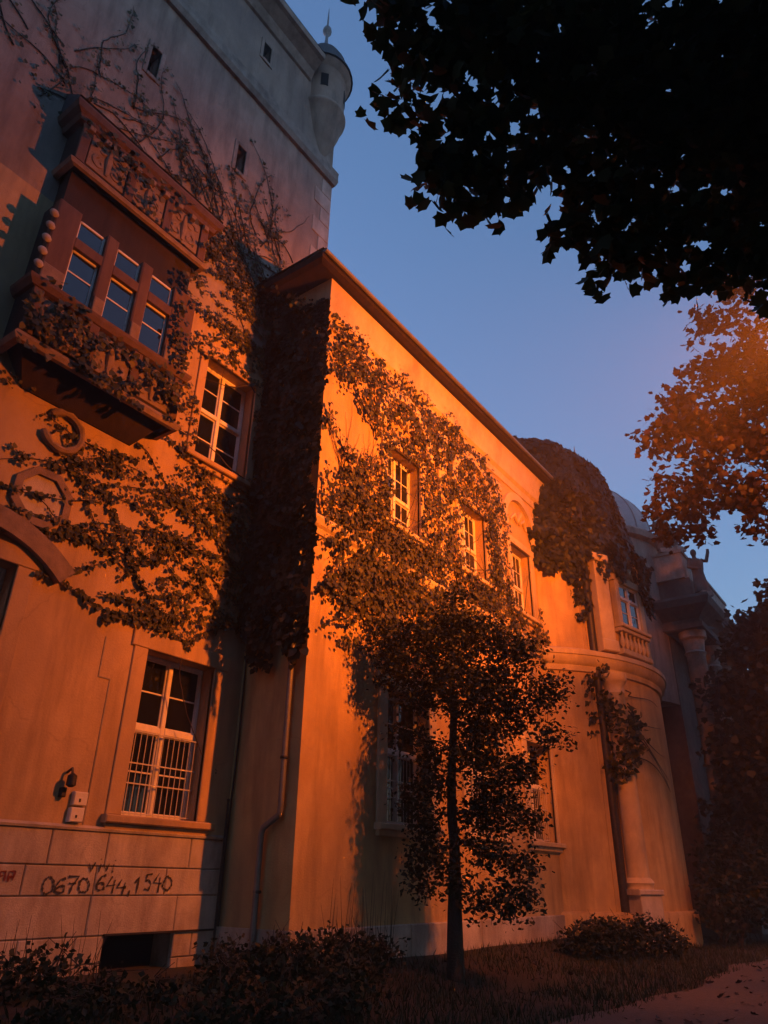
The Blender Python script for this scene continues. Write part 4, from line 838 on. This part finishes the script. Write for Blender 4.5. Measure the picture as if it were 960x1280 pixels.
bush('leggy bush growing below the downpipe in the corner', [(8.9, 9.2, .36, .5), (9.7, 9.0, .42, .55), (10.15, 8.7, .5, .5), (8.4, 8.6, .3, .45)], 450, 43)
bush('bush against the plinth left of the small tree', [(10.9, 8.5, .5, .52), (11.5, 8.65, .45, .45), (10.4, 7.9, .36, .45), (12.3, 8.75, .45, .38)], 450, 44)
bush('spreading bush beside the path before the small tree', [(8.0, 7.2, .2, .5), (8.9, 7.0, .22, .45), (7.0, 7.4, .18, .5), (9.6, 7.4, .25, .4)], 420, 45)
bush('rounded clipped bush before the rotunda column', [(19.6, 7.4, .42, .62), (20.3, 7.0, .45, .66), (19.0, 7.7, .38, .55), (20.9, 6.6, .42, .6), (20.2, 7.6, .42, .6), (21.3, 6.3, .36, .5)], 300, 46, (.08, .15))
bush('large dark shrub massed at the far side of the rotunda', [(27.2, 5.9, 1.2, 1.2), (28.6, 5.6, 1.6, 1.5), (30.2, 5.2, 1.7, 1.6), (29.2, 6.2, 2.6, 1.3), (26.3, 6.2, .8, .7), (31.8, 4.6, 1.6, 1.6)], 90, 47, (.13, .24))
# tall dry weeds at the wall foot
for k, (x0, x1) in enumerate(((11.0, 12.8), (5.0, 7.6))):
    w = thing('weeds', ('thin tall weeds against the wing plinth' if k == 0 else 'thin tall weeds below the graffiti'), 'weeds', ((x0 + x1) / 2, 8.9, .2), 'weeds at the wall foot'); m = MB(); r = random.Random(60 + k)
    for j in range(46):
        x, y = r.uniform(x0, x1), r.uniform(8.6, 9.1) + (1.5 if k else 0); h = r.uniform(.5, 1.5) * (.6 if k else 1); g = gz(x, y); l_ = r.gauss(0, .1)
        m.tube([(x, y, g - .03), (x + l_ * .4, y, g + h * .5), (x + l_, y + r.gauss(0, .05), g + h)], [.006, .005, .002], 4)
    m.build('stalks', 'bark', w)['kind'] = 'stuff'
n = 26000; r = np.random.default_rng(70); x = r.uniform(2, 30, n); y = r.uniform(4.3, 9.1, n); k = (vnoise(x * .9, y * .9, 3) + r.random(n) * .5 > .45); x, y = x[k], y[k]; n = len(x)
z = np.array([gz(a_, b_) for a_, b_ in zip(x, y)]) - .02
leaves('grass', np.stack([x, y, z], 1), frames(r.normal(0, 1, (n, 3)) * [1, 1, .2], np.stack([r.normal(0, .35, n), r.normal(0, .35, n), np.ones(n)], 1)), r.uniform(.06, .2, n), 'grass_blade', None, np.array([(-.07, 0, 0), (.07, 0, 0), (.03, .6, .05), (0, 1, .15)]), [(0, 1, 2), (0, 2, 3)])
n = 1500; x = r.uniform(3, 30, n); y = r.uniform(-1.5, 9, n); z = np.array([max(gz(a_, b_), .042 if b_ < 4.2 else -1) for a_, b_ in zip(x, y)]) + .008
leaves('fallen_leaves', np.stack([x, y, z], 1), frames(r.normal(0, .3, (n, 3)) + [0, 0, 1], r.normal(0, 1, (n, 3)) * [1, 1, .1]), r.uniform(.05, .13, n), 'copper_leaf', None, MAPLE, MAPLE_T)
tag(bpy.data.objects['fallen_leaves'], 'brown fallen leaves scattered over the path and grass', 'leaves')
tag(bpy.data.objects['grass'], 'dark uneven grass between the path and the walls', 'grass')

# ================================================================== street lamp (stands just outside the frame, lights the facade)
lamp = thing('street_lamp', 'tall orange sodium street lamp on a grey pole beside the path', 'street lamp', (13.50, -3.0, 0))
m = MB(); m.lathe([(.16, 0), (.16, .9), (.11, 1.0), (.07, 11.2)], (13.50, -3.0, 0), 14); m.build('pole', 'zinc', lamp, True)
m = MB(); m.tube([(13.50, -3.0, 11.1), (13.50, -2.8, 11.65), (13.45, -2.2, 11.9), (13.35, -1.25, 11.95)], .045, 8); m.build('arm', 'zinc', lamp, True)
m = MB(); m.add([(12.75, -1.6, 11.90), (13.85, -1.6, 11.90), (13.85, -.56, 11.90), (12.75, -.56, 11.90), (13.05, -1.4, 12.06), (13.55, -1.4, 12.06), (13.55, -.8, 12.06), (13.05, -.8, 12.06)], [(4, 5, 6, 7), (0, 1, 5, 4), (1, 2, 6, 5), (2, 3, 7, 6), (3, 0, 4, 7), (3, 2, 1, 0)]); hd = m.build('lamp_hood', 'zinc', lamp)
m = MB(); m.add([(13.14, -1.35, 11.895), (13.46, -1.35, 11.895), (13.46, -.9, 11.895), (13.14, -.9, 11.895), (13.20, -1.28, 11.83), (13.40, -1.28, 11.83), (13.40, -.97, 11.83), (13.20, -.97, 11.83)], [(7, 6, 5, 4), (0, 4, 5, 1), (1, 5, 6, 2), (2, 6, 7, 3), (3, 7, 4, 0)]); m.build('lens', 'lamp_lens', hd)
ld = bpy.data.lights.new('lamp_light', 'SPOT'); ld.spot_size = math.radians(168); ld.spot_blend = 1.0; ld.energy = LAMP_POWER; ld.color = LAMP_COLOR; ld.shadow_soft_size = .2
lo = bpy.data.objects.new('lamp_light', ld); link(lo, lamp); lo.location = LAMP_POS
lo.rotation_euler = (Vector((18.4, 9.27, 11.4)) - LAMP_POS).to_track_quat('-Z', 'Y').to_euler()

# ================================================================== haze volume added to imitate lens glare around the lamp
hz = MB(); hz.box(-310, 310, -310, 310, -2.3, 36)
MATS['glare_haze'] = bpy.data.materials.new('glare_haze'); MATS['glare_haze'].use_nodes = True
_n, _l = MATS['glare_haze'].node_tree.nodes, MATS['glare_haze'].node_tree.links
_n.remove(_n['Principled BSDF']); _v = _n.new('ShaderNodeVolumePrincipled'); _v.inputs['Color'].default_value = (.9, .9, .9, 1); _v.inputs['Density'].default_value = HAZE; _v.inputs['Anisotropy'].default_value = 0.2
_l.new(_v.outputs[0], _n['Material Output'].inputs['Volume'])
tag(hz.build('added_haze', 'glare_haze'), kind='stuff')
